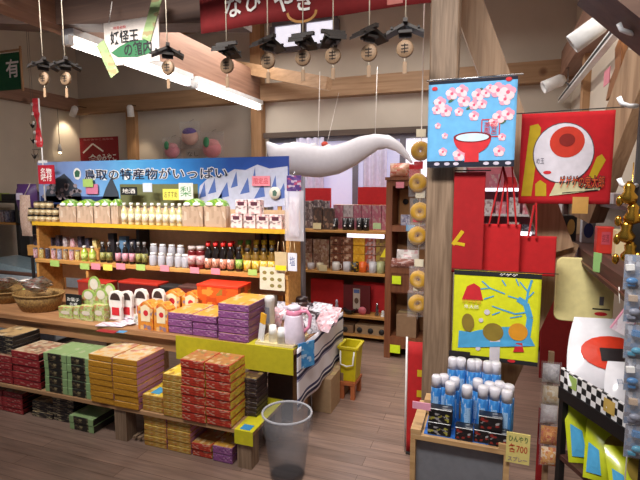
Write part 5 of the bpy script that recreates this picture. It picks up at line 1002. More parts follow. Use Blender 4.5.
# blue towel
t, w, h, fn = hang('hand_towel', 'light blue hand towel with pink blossoms and a red bowl on the post', 'towel', 428, 516, 79, 167, PYF, mat('towel_blue', '6aaede', .95), .004, 14)
Pp = Print(fn); Pp.rect(-w / 2, w / 2, -.012, 0); Pp.build('navy_hem', mat('hem_navy', '1c2030', .9), t); Pp = Print(fn); Pp.rect(-w / 2, w / 2, -h, -h + .026); Pp.build('navy_hem', mat('hem_navy', '1c2030', .9), t)
petal = mat('petal_pink', 'e89ab0', .9); petal2 = mat('petal_pale', 'f4ccd2', .9); leafm = mat('print_leaf', '4a6a50', .9)
Pl = Print(fn, .0015); sta = mat('stamen', 'd85a78', .9)
for (u, v, s) in [(452, 94, 5), (462, 91, 5), (464, 101, 5), (478, 95, 5), (486, 93, 4), (482, 104, 4), (498, 90, 6), (508, 92, 6), (505, 99, 5), (440, 103, 5), (446, 111, 5), (437, 110, 4), (474, 105, 4), (459, 112, 3.5), (499, 117, 5), (508, 114, 5), (494, 122, 4), (474, 116, 4), (438, 126, 2.5), (445, 136, 2.5), (443, 152, 3.5), (459, 155, 5), (499, 151, 4.5), (502, 137, 3), (490, 88, 3)]:
    x, z = P2(t, PYF, u, v); Pa = Print(fn, .002); Pa.m = 0
    for k in range(5): Pa.m = k % 2; a_ = PI / 2 + 2 * PI * k / 5; Pa.disc(x + s * .0026 * math.cos(a_), z + s * .0026 * math.sin(a_), s * .0026, n=10, lift=.0002 * (k % 2))
    Pa.m = 2; Pa.disc(x, z, s * .0013, n=8, lift=.0008); Pa.build('blossom', [petal, petal2, sta], t)
for (u, v) in [(451, 101), (436, 102), (469, 108), (495, 86), (502, 100), (491, 120), (503, 122), (480, 90)]: x, z = P2(t, PYF, u, v); Pl.disc(x, z, .013, .006, 8, rot=.5)
Pl.build('printed_leaves', leafm, t)
x, z = P2(t, PYF, 472, 145); s = .0046; Pp = Print(fn, .003); Pp.poly([(x - 16 * s, z + 7 * s)] + [(x + 16 * s * math.cos(a_), z + 7 * s - 15 * s * math.sin(a_)) for a_ in [PI - PI * i / 14 for i in range(1, 14)]] + [(x + 16 * s, z + 7 * s)]); Pp.rect(x - 6 * s, x + 6 * s, z - 15 * s, z - 7 * s); Pp.build('printed_bowl', redink, t)
Pp = Print(fn, .0045); Pp.disc(x, z + 7 * s, 16 * s, 4.5 * s); Pp.build('bowl_rim', mat('bowl_rim', '7a1a20', .9), t); Pp = Print(fn, .006); Pp.disc(x, z + 6.6 * s, 14 * s, 3.6 * s); Pp.build('bowl_water', mat('bowl_water', 'c8dcea', .9), t)
x, z = P2(t, PYF, 490.5, 128); Pp = Print(fn, .002); sz = .034; [Pp.stroke(l, .004) for l in ([(x - sz, z - sz), (x + sz, z - sz)], [(x + sz, z - sz), (x + sz, z + sz)], [(x + sz, z + sz), (x - sz, z + sz)], [(x - sz, z + sz), (x - sz, z - sz)])]; Pp.build('seal_frame', redink, t); text('茶碗\n風呂', sz * 1.5, sz * 1.5, redink, t, (x, -.003, z), 'seal_lettering', fn=fn)
Pp = Print(fn, .003); [Pp.disc(*P2(t, PYF, u, v), .012, .008, 10) for u, v in ((435, 89), (509, 79))]; Pp.build('red_ovals', redink, t)
Pp = Print(fn, .003); [Pp.disc(P2(t, PYF, u, 164)[0], -h + .014, .012, .007, 8) for u in (437, 447, 456, 486, 496, 508)]; Pp.build('hem_blossoms', mat('hem_pale', 'c8c0d0', .9), t)
MB().tube([(-w / 2 - .01, .006, .006), (w / 2 + .02, .006, .006)], .004, 6).build('rod', steel, t)
# red flag with a big round motif (plain discs)
t, w, h, fn = hang('hand_towel', 'red cloth with a big white disc and yellow bars on a cord', 'towel', 520, 613, 112, 204, 2.27, mat('towel_red', 'b81620', .95), .007, 11, .6)
def Q(u, v): return P2(t, 2.27, u, v)
x, z = Q(563, 153); s = (Q(593, 147)[0] - Q(533, 147)[0]) / 60
for pl in ([(521, 196), (531, 196), (541, 128), (538, 124), (530, 126)], [(535, 196), (546, 196), (546, 184), (540, 180), (535, 184)], [(589, 176), (595, 180), (606, 160), (602, 154), (597, 157)]):
    Pp = Print(fn, .002); Pp.poly([Q(*p_) for p_ in pl]); Pp.build('yellow_bar', mat('bar_yellow', 'b89a18', .9), t)
Pp = Print(fn, .0025); Pp.disc(x, z, 31 * s, 33.5 * s, 32); Pp.build('disc_outline', mat('outline', '4a4048', .9), t)
Pp = Print(fn, .004); Pp.disc(x, z, 30 * s, 32.5 * s, 32); Pp.build('printed_white_disc', mat('disc_white', 'd6d0da', .9), t)
Pp = Print(fn, .0055); Pp.disc(*Q(567, 142), 17.5 * s, 17 * s, 28, rot=.15); Pp.build('printed_red_disc', mat('disc_red', 'c03422', .9), t)
Pp = Print(fn, .007); Pp.disc(*Q(567, 140), 8 * s, 7 * s, 20); Pp.build('printed_inner_disc', mat('disc_maroon', '7e1c16', .9), t)
Pp = Print(fn, .006); Pp.disc(*Q(547, 172.5), 4.2 * s, 1.9 * s, 14); Pp.build('red_oval', redink, t)
Pp = Print(fn, .0022); Pp.poly([Q(549, 196), Q(600, 190), Q(600, 188), Q(590, 186), Q(572, 180), Q(556, 182)]); Pp.build('cream_patch', mat('cream_patch', 'c8c098', .9), t)
x, z = Q(581, 182); text('ゲゲゲの鬼太郎', 46 * s, 15 * s, ink, t, (x, -.0075, z), 'lettering_outline', bold=.07, fn=fn); text('ゲゲゲの鬼太郎', 44.5 * s, 13.5 * s, mat('logo_orange', 'd8582a', .9), t, (x, -.0095, z), 'lettering', fn=fn)
Pp = Print(fn, .004); Pp.stroke([Q(562, 193), Q(598, 190)], .004); Pp.build('caption_line', ink, t)
x, z = Q(540, 161); text('め玉', 8 * s, 6 * s, mat('faint_ink', '6a6878', .9), t, (x, -.0068, z), 'side_lettering', fn=fn)
MB().tube([(-w / 2 - .05, .01, .004), (w / 2 + .12, .01, .012)], .0025, 5).build('cord', charcoal, t); MB().pillow(.06, .07, .004, 0, 4, 4).build('corner_tag', mat('tag_wood', 'c09048', .7), t, (Q(592, 0)[0], -.016, Q(0, 204)[1]))
# red apron and tote hung under the blue towel
t, w, h, fn = hang('red_apron', 'dark red apron cloth with a yellow mark hung under the blue towel', 'apron', 453, 484, 172, 273, 2.1, mat('apron_red', 'a01218', .9), .006, 22, .3)
x, z = P2(t, 2.1, 459, 240); Pp = Print(fn, .002); Pp.stroke([(x - .025, z - .02), (x + .015, z + .04)], .016); Pp.stroke([(x - .02, z - .012), (x + .025, z - .02)], .014); Pp.build('yellow_mark', mat('mark_yellow', 'c8a818', .9), t); MB().tube([(-w / 2, .006, .006), (w / 2 + .02, .006, .006)], .003, 5).build('cord', charcoal, t)
bag = mat('tote_red', 'b4141a', .9)
def tote(label, u0, u1, v0, v1, Y, straps, group='red totes'):
    t, w, h, fn = hang('tote_bag', label, 'tote bag', u0, u1, v0, v1, Y, bag, .008, 16, .2, group)
    for st_ in straps: b = MB(); pts = [P2(t, Y, *p) for p in st_]; [b.beam((p[0], .0, p[1]), (q_[0], .0, q_[1]), .006, .034) for p, q_ in zip(pts, pts[1:])]; b.build('strap', bag, t)
    MB().box(-w / 2 + .01, w / 2 - .01, .03, .034, -h + .02, -.005).build('rear_panel', bag, t)
tote('red tote bag with two long straps hanging above the yellow towel', 481, 520, 224, 275, 2.16, [[(489, 224), (503, 166)], [(498, 224), (505, 180), (503, 166)], [(508, 224), (507, 180), (503, 166)], [(516, 224), (512, 166)]])
tote('second red tote bag hanging behind the first, in front of the slanted brace', 517, 556, 236, 276, 2.22, [[(528, 238), (534, 205)], [(536, 238), (536, 203)]])
t = thing('red_cloth', 'thin red banner cloth low beside the post foot', 'banner', (at(417, 386, Y=2.55).x, 2.55, at(417, 342, Y=2.55).z)); hh = at(417, 342, Y=2.55).z; ww = at(427, 386, Y=2.55).x - at(408, 386, Y=2.55).x; fn = ripple(.006, 30, 0, hh); cloth('cloth', ww, hh - .01, red, t, fn, 10, 8); Pp = Print(fn, .002); [Pp.rect(-.0, .03, -hh * (.3 + .18 * i), -hh * (.24 + .18 * i)) for i in range(3)]; Pp.build('yellow_marks', MATS['mark_yellow'], t); MB().tube([(-ww / 2 - .01, .01, -hh + .005), (-ww / 2 - .01, .01, .02)], .006, 6).build('pole', white, t); MB().bx(ww, .06, .012, -hh).build('foot', charcoal, t, (0, .01, 0))
# yellow towel
t, w, h, fn = hang('hand_towel', 'bright yellow hand towel with a blue tree print on the post', 'towel', 453, 540, 272, 362, PYF, mat('towel_yellow', 'd6da1c', .95), .004, 12, .9)
def Q(u, v): return P2(t, PYF, u, v)
s = w / 87
Pp = Print(fn); Pp.rect(-w / 2, w / 2, -.02, 0); Pp.build('black_hem', mat('hem_black', '1a1a1e', .9), t); Pp = Print(fn); Pp.rect(-w / 2, w / 2, -h, -h + .018); Pp.build('black_hem', mat('hem_black', '1a1a1e', .9), t)
tb = mat('tree_blue', '4aa0d0', .9); Pp = Print(fn, .002)
Pp.stroke([Q(527, 338), Q(530, 318), Q(526, 304), Q(518, 299)], 6 * s); Pp.stroke([Q(526, 305), Q(528, 292), Q(532, 280)], 2.2 * s); Pp.stroke([Q(530, 312), Q(515, 314), Q(500, 309)], 1.6 * s)
for a_, b_ in [((518, 299), (508, 296)), ((505, 294), (490, 288)), ((490, 288), (482, 281)), ((490, 288), (480, 289)), ((503, 310), (492, 306)), ((528, 292), (520, 282)), ((526, 300), (534, 292)), ((500, 312), (492, 315)), ((519, 286), (516, 279)), ((506, 286), (502, 280)), ((494, 296), (484, 299)), ((522, 316), (510, 318))]: Pp.stroke([Q(*a_), Q(*b_)], 1.3 * s)
Pp.poly([Q(458, 347), Q(535, 346), Q(531, 338), Q(510, 341), Q(510, 327), Q(500, 327), Q(478, 330), Q(470, 332), Q(462, 336), Q(459, 330)]); Pp.build('printed_blue_tree', tb, t)
# stand-ins for the drawn figures: plain rounded patches of the same colours
Pp = Print(fn, .0035); Pp.rect(*[Q(504, 0)[0], Q(515, 0)[0]], Q(0, 308)[1], Q(0, 289)[1]); Pp.build('white_panel', mat('patch_white', 'cfc8d0', .9), t); Pp = Print(fn, .0035); Pp.disc(*Q(487, 312), 3 * s, n=12); Pp.disc(*Q(481, 320), 2.4 * s, n=12); Pp.disc(*Q(478, 348), 2.6 * s, n=12); Pp.build('white_patches', mat('patch_white', 'cfc8d0', .9), t)
Pp = Print(fn, .004); Pp.disc(*Q(493, 332), 10.5 * s, 10 * s, 20); Pp.disc(*Q(468, 322), 6.5 * s, 10 * s, 18, rot=.1); Pp.build('olive_patches', mat('patch_olive', '8a7428', .9), t)
Pp = Print(fn, .004); Pp.disc(*Q(518, 332), 9.5 * s, 9.5 * s, 20); Pp.build('amber_patch', mat('patch_amber', 'd8921e', .9), t)
Pp = Print(fn, .004); Pp.poly([Q(462, 299), Q(467, 286), Q(474, 283), Q(480, 287), Q(483, 300)]); Pp.build('red_peak', redink, t); Pp = Print(fn, .004); Pp.poly([Q(513, 352), Q(524, 352), Q(522, 343), Q(516, 343)]); Pp.build('red_patches', redink, t)
Pp = Print(fn, .0055); Pp.rect(Q(460, 0)[0], Q(483, 0)[0], Q(0, 309)[1], Q(0, 299)[1]); Pp.build('logo_plate', mat('plate_black', '221c1e', .9), t)
x, z = Q(471.5, 301); text('ゲゲゲの', 20 * s, 5 * s, mat('logo_amber', 'e0a030', .9), t, (x, -.0085, z), bold=.02, fn=fn); text('鬼太郎', 15 * s, 4 * s, whiteink, t, (x, -.0085, z - 5.6 * s), fn=fn)
Pp = Print(fn, .004); Pp.rect(Q(486, 0)[0], Q(500, 0)[0], Q(0, 351)[1], Q(0, 343)[1]); Pp.build('blue_patch', mat('patch_blue', '2a5a8a', .9), t)
text('ゲゲゲ', 18 * s, 3 * s, whiteink, t, (Q(521, 0)[0], -.004, -.0095), 'hem_lettering', bold=.02, fn=fn)
Pp = Print(fn, .004); Pp.disc(Q(528, 0)[0], -h + .012, 4 * s, 1.8 * s, 12); Pp.build('red_oval', redink, t)
MB().tube([(-w / 2 - .01, .004, .002), (w / 2 + .06, .01, .004)], .002, 5).build('cord', charcoal, t)
# ------------------------------------------------------------------ spray can display
BZ = .53; BX0, BX1, BY0, BY1 = -.262, .105, 1.79, 2.06
t = thing('display_crate', 'wooden display crate with a blue top sheet in front of the post', 'crate', ((BX0 + BX1) / 2, (BY0 + BY1) / 2, 0)); w = BX1 - BX0; d = BY1 - BY0
crw = wood('crate_wood', 'b08a5c', 'c8a272', 0, 6)
MB().bx(w, d, .022, BZ - .022).build('top_board', crw, t, bev=.002); MB().bx(w - .1, d - .03, .003, BZ).build('blue_sheet', mat('blue_sheet', '2a6ac0', .6), t)
for s_ in (-1, 1): MB().box(s_ * w / 2 - (.02 if s_ > 0 else 0), s_ * w / 2 + (.02 if s_ < 0 else 0), -d / 2, d / 2, 0, BZ - .022).build('side_panel', crw, t)
MB().box(-w / 2 + .02, w / 2 - .02, d / 2 - .015, d / 2, 0, BZ - .022).build('back_panel', crw, t)
MB().box(-w / 2 + .02, w / 2 - .02, -d / 2 + .03, -d / 2 + .036, .02, BZ - .025).build('front_pane', mat('crate_front', '74777e', .25, coat=.5), t); MB().box(-w / 2 + .02, w / 2 - .02, -d / 2 + .0, -d / 2 + .03, .0, .02).build('sill', crw, t)
MB().box(-w / 2, -w / 2 + .04, -d / 2, d / 2, BZ + .0005, BZ + .02).build('top_rail', crw, t); MB().box(w / 2 - .04, w / 2, -d / 2, d / 2, BZ + .0005, BZ + .02).build('top_rail', crw, t)
cb = pk('can_blue', ['3a86d0', '2a70bc', '58a0e0', 'c8dcf0'], (5, 5, 5), .3, .4, band=(.0, .06), bandcol='c8ccd4'); cwh = mat('can_cap', 'dcd8e0', .35)
def spray(x, y, z, label, P=[None]):
    if P[0] is None:
        t = thing('spray_can', label, 'spray can', (x, y, z), 0, 'blue spray cans'); P[0] = t
        MB().lathe([(.0205, 0), (.022, .004), (.022, .14), (.0195, .147)], 16).build('can_body', cb, t); MB().lathe([(.0206, .144), (.0206, .186), (.017, .192), (.001, .192)], 16).build('cap', cwh, t)
        Pp = Print(lambda x, z: -math.sqrt(max(0, .0223 ** 2 - x * x))); Pp.rect(-.011, .011, .03, .11, n=6); Pp.build('label', mat('can_label', '9cc4ec', .4), t)
        me = textmesh('鬼太郎', .075, .016); o = text('鬼太郎', .07, .014, mat('can_ink', '1c4a9a', .5), t, (0, -.0232, .075), rot=(0, R(90), 0))
        return t
    return dup(P[0], (x, y, z), random.uniform(-.25, .25), label)
step = MB().bx(.3, .07, .06).build('display_step', crw, None, ((BX0 + BX1) / 2 - .005, 2.012, BZ + .003)); tag(step, 'low wooden step under the back row of spray cans', 'display step')
rows = [(1.862, BZ + .003, [(467, 'front'), ]), ]
for i, u in enumerate((453, 461, 472, 477, 488, 496)): spray(at(u, 365, Y=2.01).x, 2.012 + (.0 if i % 2 else -.006), BZ + .063, f'blue spray can on the raised back row, {ORD[i]} from the post side')
for i, u in enumerate((437, 442, 455, 478, 490, 500, 506)): spray(at(u, 380, Y=1.95).x + (0, .008, 0, 0, 0, 0, .012)[i], 1.945 + (.01 if i % 2 else -.008), BZ + .003, f'blue spray can in the middle row, {ORD[i]} from the post side of the crate')
for i, u in enumerate((450, 467, 483, 495, 507)): spray(at(u, 395, Y=1.88).x, 1.885 + (.0, -.012, .006, .006, -.004)[i], BZ + .003, f'blue spray can in the front row, {ORD[i]} from the post side of the crate')
mbb = [pk('black_pack', ['1a1a1c', '2a2628', '1a1a1c', 'c8c050', 'b8b4b4'], (4, 2, 4), .3, .5), black, pk('black_pack_top', ['1a1a1c', '3a3638', 'a0a0a0'], (3, 3, 2), .3, .2)]; mbb2 = [pk('black_pack_red', ['1e1a1c', '2a2628', '1e1a1c', 'a8342c', 'c8c4c4'], (4, 2, 4), .3, 1.5), black, mbb[2]]
pz = BZ + .003
for k, (u, y, z, w_, h_, m, lb) in enumerate([(440, 1.83, pz, .088, .052, mbb, 'lower black pack with yellow print at the post end of the crate'), (441, 1.83, pz + .0525, .088, .055, mbb, 'upper black pack with yellow print at the post end of the crate'), (465, 1.825, pz, .065, .05, mbb2, 'single black pack before the spray cans in the crate middle'), (483, 1.83, pz, .06, .05, mbb2, 'black pack with red print between the two piles'), (491, 1.832, pz + .0525, .085, .055, mbb2, 'upper black pack with red print toward the price card'), (500, 1.826, pz, .075, .05, mbb2, 'black pack with red print at the crate end by the price card')]):
    carton('snack_carton', lb, 'carton', at(u, 410, Y=y).x, y, z, w_, .05, h_, m, 'black packs on the crate')
x, z, w, h = fit(506, 434, 530, 464, 1.775); t = thing('price_card', 'yellow handwritten price card on the front of the crate', 'price card', (x, 1.78, z)); MB().bx(w, .005, h).build('card_sheet', mat('price_yellow', 'd8c878', .7), t); text('ひんやり', w * .8, h * .2, mat('brush_green', '3a6a3a', .6), t, (0, -.0035, h * .82), bold=.01); text('各700', w * .8, h * .3, mat('brush_red', 'c04a30', .6), t, (0, -.0035, h * .5), bold=.01); text('スプレー', w * .8, h * .16, mat('brush_violet', '7a5a8a', .6), t, (0, -.0035, h * .14))
MB().bx(.07, .004, .028, 0).build('pink_tag', mat('pink_tag', 'e8a0b8', .6), None, (at(421, 408, Y=1.77).x, 1.785, at(421, 411, Y=1.77).z)); tag(COL.objects[-1], 'pink price tag on the crate corner beside the post', 'price tag')
# ------------------------------------------------------------------ wire bin, floor boxes, yellow crate at the table end
bq = at(286, 476, z=0); rb = .128; hb = .34
t = thing('waste_bin', 'clear grey plastic bin with a liner standing at the deck end', 'bin', (bq.x, bq.y + .02, 0))
MB().lathe([(rb * .72, 0), (rb, hb), (rb * .96, hb), (rb * .69, .008), (.001, .008)], 28).build('bin_body', clear('bin_plastic', '9a9aa0', .1, .2), t); MB().tube([(rb * math.cos(a_), rb * math.sin(a_), hb) for a_ in [2 * PI * i / 32 for i in range(32)]], .006, 6, True).build('rim', clear('bin_rim', 'd0d0d8', .8, .2), t)
ln = MB(); ln.lathe([(rb * 1.04, hb * .72 + .01), (rb * 1.06, hb - .02), (rb * 1.03, hb + .008), (rb * .94, hb + .004), (rb * .9, hb * .5), (rb * .7, .03), (.001, .02)], 28); ln.build('liner', clear('bin_liner', 'b0b0b8', .09, .25), t)
kbox('tall cardboard box under the table end beside the bin', 312, 331, 378, 412, 2.84, .2, kraft); kbox('cardboard box with a white label under the table end', 326, 343, 372, 398, 3.1, .2, kraft2); o = COL.objects[-1].parent
kbox('cardboard box deep under the table beside the yellow cloth', 268, 300, 376, 410, 2.66, .2, mat('kraft_deep', '6a5a50', .8))
yq = at(349, 380, Y=3.1); t = thing('yellow_basket', 'yellow plastic shopping basket on a wooden stool by the table end', 'basket', (yq.x - .01, 3.18, at(349, 382, Y=3.1).z)); hy = at(349, 348, Y=3.1).z - at(349, 382, Y=3.1).z; pyl = mat('basket_yellow', 'd0c018', .45)
b = MB(); w0, w1, d0, d1 = .052, .066, .07, .09
def ring(a, c_, z): return [(-a, -c_, z), (a, -c_, z), (a, c_, z), (-a, c_, z)]
vs = ring(w0, d0, 0) + ring(w1, d1, hy) + ring(w1 - .008, d1 - .008, hy) + ring(w0 - .008, d0 - .008, .008); b.add(vs, [(3, 2, 1, 0)] + [(i + 4 * k, (i + 1) % 4 + 4 * k, (i + 1) % 4 + 4 * k + 4, i + 4 * k + 4) for k in range(3) for i in range(4)] + [(12, 13, 14, 15)]); b.build('basket_body', pyl, t, bev=.003)
b = MB(); [b.beam((p[0], p[1], hy), (q_[0], q_[1], hy), .02, .016) for p, q_ in zip(ring(w1, d1, 0), ring(w1, d1, 0)[1:] + ring(w1, d1, 0)[:1])]; b.build('rim', pyl, t)
MB().tube([(-.05, -d1 - .006, hy - .02), (-.045, -d1 - .02, hy * .55), (0, -d1 - .022, hy * .5), (.045, -d1 - .02, hy * .55), (.05, -d1 - .006, hy - .02)], .006, 6).build('handle', white, t)
zs_ = t.location.z; t = thing('wooden_stool', 'reddish wooden stool under the yellow basket', 'stool', (yq.x - .01, 3.18, 0)); sw = wood('stool_wood', 'a0562e', 'b86a3e', 2, 5); MB().bx(.12, .2, .02, zs_ - .02).build('seat', sw, t); [MB().bx(.03, .03, zs_ - .02, 0, sx_, sy_).build('leg', sw, t) for sx_ in (-.04, .04) for sy_ in (-.08, .08)]
# ------------------------------------------------------------------ goods shelf at the back seen between the cloths
t = thing('lit_goods_shelf', 'white lit goods shelf at the back seen behind the red totes', 'shelf', (.16, 4.8, 0)); wsh = mat('shelf_white', 'd8d4d8', .5)
zz = [at(500, v, Y=4.6).z for v in (188, 214, 231)]
for z in zz: MB().box(-.38, .42, -.2, .12, z - .02, z).build('shelf_board', wsh, t)
MB().box(-.38, .42, .12, .14, .1, zz[0] + .2).build('back_panel', mat('shelf_pink_back', 'c06a78', .6), t); [MB().box(x, x + .02, -.2, .12, 0, zz[0] + .2).build('side_panel', wsh, t) for x in (-.4, .42)]
MB().box(-.36, .4, -.22, -.2, zz[0] - .03, zz[0] + .0).build('strip_lamp', lt, t); MB().box(-.1, .2, -.22, -.2, zz[2] - .045, zz[2] + .0).build('strip_lamp', mat('strip_lamp2', 'f8f4ff', .4, emit=2.0, vary=0), t)
MB().box(-.38, .42, -.2, -.18, .05, zz[2] - .12).build('front_skirt', dred, t)
ms_ = [pk('goods_%d' % i, c_, (3, 2, 4), .3, i * .8) for i, c_ in enumerate([['d88a98', 'e8d0d4', 'c8606a'], ['d8d0d0', '8a5a60', 'e8e4e4'], ['3a3a44', 'b8b0b8', '6a6a78'], ['e0d0c8', 'c85a5a', 'b8a8a8']])]
for r_, (z, n, hgt) in enumerate([(zz[1], 6, .15), (zz[2], 6, .08)]):
    for i in range(n): carton('souvenir_pack', f'small souvenir pack, {ORD[i]} on the {("middle", "lowest")[r_]} board of the lit shelf from the post side', 'souvenir pack', -.13 + i * .115, 4.68, z, .09, .06, hgt - .02 * (i % 3), ms_[(i if r_ else i % 2) % 4 if not r_ else (2, 1, 2, 3, 2, 1)[i]], 'packs on the lit shelf')
for i in range(4): carton('souvenir_pack', f'orange red pack on the top board of the lit shelf, {ORD[i]} from the post', 'souvenir pack', -.1 + i * .14, 4.7, zz[0], .1, .06, .1 + .03 * (i % 2), (mor, mpi, red, mor2)[i], 'packs on the lit shelf top')
# ------------------------------------------------------------------ right-hand shelf unit
HX = .42; HZ = at(600, 261, X=HX).z
t = thing('side_shelf', 'dark wooden shelf running along the plaster wall beyond the cloths', 'shelf', (HX, 2.8, 0))
MB().box(0, RX - HX - .005, -1.35, 1.2, HZ - .03, HZ).build('shelf_board', darkshelf, t); MB().box(-.012, .0, -1.35, 1.2, HZ - .066, HZ + .005).build('fascia', darkshelf, t); MB().box(-.016, -.012, -1.35, 1.2, HZ - .05, HZ - .042).build('groove_strip', mat('strip_red', '6a3a30', .4), t)
MB().box(.0, RX - HX - .005, 1.17, 1.2, 0, HZ - .03).build('end_panel', dred, t)
MB().box(.08, RX - HX - .005, -1.35, 1.2, HZ + .2, HZ + .215).build('shelf_board', darkshelf, t); [MB().box(.1, .13, y, y + .03, HZ, HZ + .2).build('post', darkshelf, t) for y in (-.9, 1.1)]
def rs(name, label, cat, u0, u1, v0, m, d=.08, Y=None, part=None, vb=None):
    um = (u0 + u1) / 2; p = at(um, vb, z=HZ); Y = Y or p.y; xa, xb = at(u0, 240, Y=Y).x, at(u1, 240, Y=Y).x; h = at(um, v0, Y=Y).z - HZ
    t = thing(name, label, cat, ((xa + xb) / 2, Y + d / 2, HZ)); MB().bx(xb - xa, d, h).build('box_body', m, t, bev=.003)
    if part: part(t, xb - xa, h, d)
    return t
def gp(t, w, h, d): Pp = Print(lambda x, z: -d / 2 - .0002); Pp.disc(w * .12, h * .55, w * .26, h * .3, 12); Pp.build('gold_print', mat('gold_print', 'b08a4a', .5), t)
rs('gift_box', 'black upright gift box with a gold print on the side shelf', 'gift box', 561, 576, 215, black, .05, None, gp, 241)
def bp(t, w, h, d): Pp = Print(lambda x, z: -d / 2 - .0002); Pp.disc(0, h * .5, w * .36, h * .3, 16); Pp.build('blue_print', mat('blue_print', '3a4a8a', .5), t)
rs('gift_box', 'white upright box with a blue round print on the side shelf', 'gift box', 581, 595, 218, mat('box_white', 'c8c8d0', .4), .05, None, bp, 243)
def rp2(t, w, h, d): Pp = Print(lambda x, z: -d / 2 - .0002); Pp.rect(-w * .25, w * .28, h * .35, h * .82); Pp.build('pink_print', mat('pink_print', 'c04a58', .5), t); text('銘酒', w * .4, h * .3, mat('wine_ink', '7a1a28', .5), t, (0, -d / 2 - .002, h * .58))
rs('gift_box', 'bright red gift box with a pale lit side on the side shelf', 'gift box', 597, 614, 227, [mat('box_bright_red', 'c83428', .45)], .06, None, rp2, 254)
rs('gift_box', 'added cream box for the lit side of the red box, by the gold charms', 'gift box', 616, 627, 230, mat('red_box_lit_side', 'e0cda0', .4), .06, None, None, 258)  # added box, its cream colour paints the lit side of the red one
o = rs('flat_box', 'kraft board box standing behind the black gift box', 'box', 573, 582, 216, kraft, .04, at(578, 236, z=HZ).y + .1, None, 236)
HU = HZ + .215
for k, (u0, u1, v0, v1, m) in enumerate([(597, 627, 203, 214, mat('flat_white', 'c8c4c8', .4)), (585, 596, 206, 213, mat('flat_tan', 'b89a78', .5))]):
    pass
t = thing('flat_parcel', 'long white flat parcel with a small red mark on the upper side shelf', 'parcel', (.585, 2.55, HU)); MB().bx(.14, .3, .05).build('parcel_body', mat('flat_white', 'c8c4c8', .4), t, bev=.003); Pp = Print(lambda x, z: -.1502); Pp.rect(-.01, .02, .012, .035); Pp.build('red_mark', redink, t)
for k, (u, v) in enumerate([(600, 217), (578, 243)]):
    q = at(u, v, X=HX + .03); 
    if k == 0: continue
    t = thing('blue_tag', 'small round blue tag on the side shelf edge', 'tag', (HX - .02, q.y, HZ - .02), R(-70)); MB().lathe([(.001, -.002), (.018, -.002), (.018, .002), (.001, .002)], 14).build('disc', mat('tag_blue', '4a6ac0', .4), t, (0, 0, 0), (R(90), 0, 0))
q = at(597, 263, X=HX - .02); t = thing('price_tag', 'pale green price tag clipped on the side shelf fascia', 'price tag', (HX - .019, q.y, q.z - .035), R(-60)); MB().bx(.04, .003, .075).build('tag_sheet', mat('tag_green', '8ab870', .6), t)
# cream rounded sheet hung below the shelf
CY = 2.42; x, z, w, h = fit(555, 258, 614, 322, CY); t = thing('cream_bag', 'cream rounded cloth bag with a small printed emblem below the side shelf', 'bag', (x, CY, z)); r_ = .03
pts = [(w / 2 - r_ + r_ * math.cos(a_), h - r_ + r_ * math.sin(a_)) for a_ in [PI / 2 * i / 5 for i in range(6)]] + [(-w / 2 + r_ + r_ * math.cos(a_), h - r_ + r_ * math.sin(a_)) for a_ in [PI / 2 + PI / 2 * i / 5 for i in range(6)]] + [(-w / 2 + r_ + r_ * math.cos(a_), r_ + r_ * math.sin(a_)) for a_ in [PI + PI / 2 * i / 5 for i in range(6)]] + [(w / 2 - r_ + r_ * math.cos(a_), r_ + r_ * math.sin(a_)) for a_ in [1.5 * PI + PI / 2 * i / 5 for i in range(6)]]
MB().prism(pts, -.012, .012).build('bag_body', mat('cream_cloth', 'e2d698', .85), t, bev=.004)
ex, ez = at(601, 300, Y=CY).x - x, at(601, 300, Y=CY).z - z; Pp = Print(lambda x, z: -.0124); Pp.rect(ex - .009, ex + .009, ez - .022, ez + .018); Pp.build('printed_emblem', mat('emblem_grey', '5a565c', .8), t); Pp = Print(lambda x, z: -.0126); Pp.disc(ex, ez - .062, .026, .009, 16); Pp.build('red_oval', redink, t); Pp = Print(lambda x, z: -.0126); Pp.stroke([(ex - .035, ez - .04), (ex + .035, ez - .04)], .006); Pp.build('caption_line', ink, t)
MB().tube([(w * .2, 0, h), (w * .2, .0, h + .03)], .003, 5).build('hook', steel, t)
# checkered tray of white pouches (turned a little to the aisle)
A = at(560, 384, z=.68); Bq = at(626, 426, z=.68); dirv = (Bq - A); dirv.z = 0; L_ = dirv.length * 1.25; rz = math.atan2(dirv.y, dirv.x); nrm = Vector((-math.sin(rz), math.cos(rz), 0))
t = thing('goods_stand', 'dark two-tier goods stand turned toward the aisle', 'stand', (A.x, A.y, 0), rz); D = .3
MB().box(0, L_, 0, D, .64, .67).build('shelf_board', darkshelf, t); MB().box(0, L_, 0, D, .36, .38).build('shelf_board', darkshelf, t); [MB().box(x, x + .025, y, y + .025, 0, .64).build('leg', black, t) for x in (0, L_ - .025) for y in (0, D - .025)]; MB().box(0, L_, -.006, 0, .62, .672).build('front_strip', black, t); MB().box(.0, L_, D - .006, D, .38, .64).build('back_panel', charcoal, t)
def chk():
    m, nt, b = nodes('checker'); c_ = nt.nodes.new('ShaderNodeTexChecker'); c_.inputs['Scale'].default_value = 38; c_.inputs['Color1'].default_value = (.85, .84, .85, 1); c_.inputs['Color2'].default_value = (.01, .01, .012, 1); tc = nt.nodes.new('ShaderNodeTexCoord'); mp = nt.nodes.new('ShaderNodeMapping'); mp.inputs['Location'].default_value = (.003, .0131, .004); nt.links.new(tc.outputs['Object'], mp.inputs[0]); nt.links.new(mp.outputs[0], c_.inputs['Vector']); nt.links.new(c_.outputs['Color'], b.inputs['Base Color']); b.inputs['Roughness'].default_value = .5; return m
t2 = thing('checkered_tray', 'shallow tray with a black and white checkered rim on the goods stand', 'tray', (A.x, A.y, .672), rz)
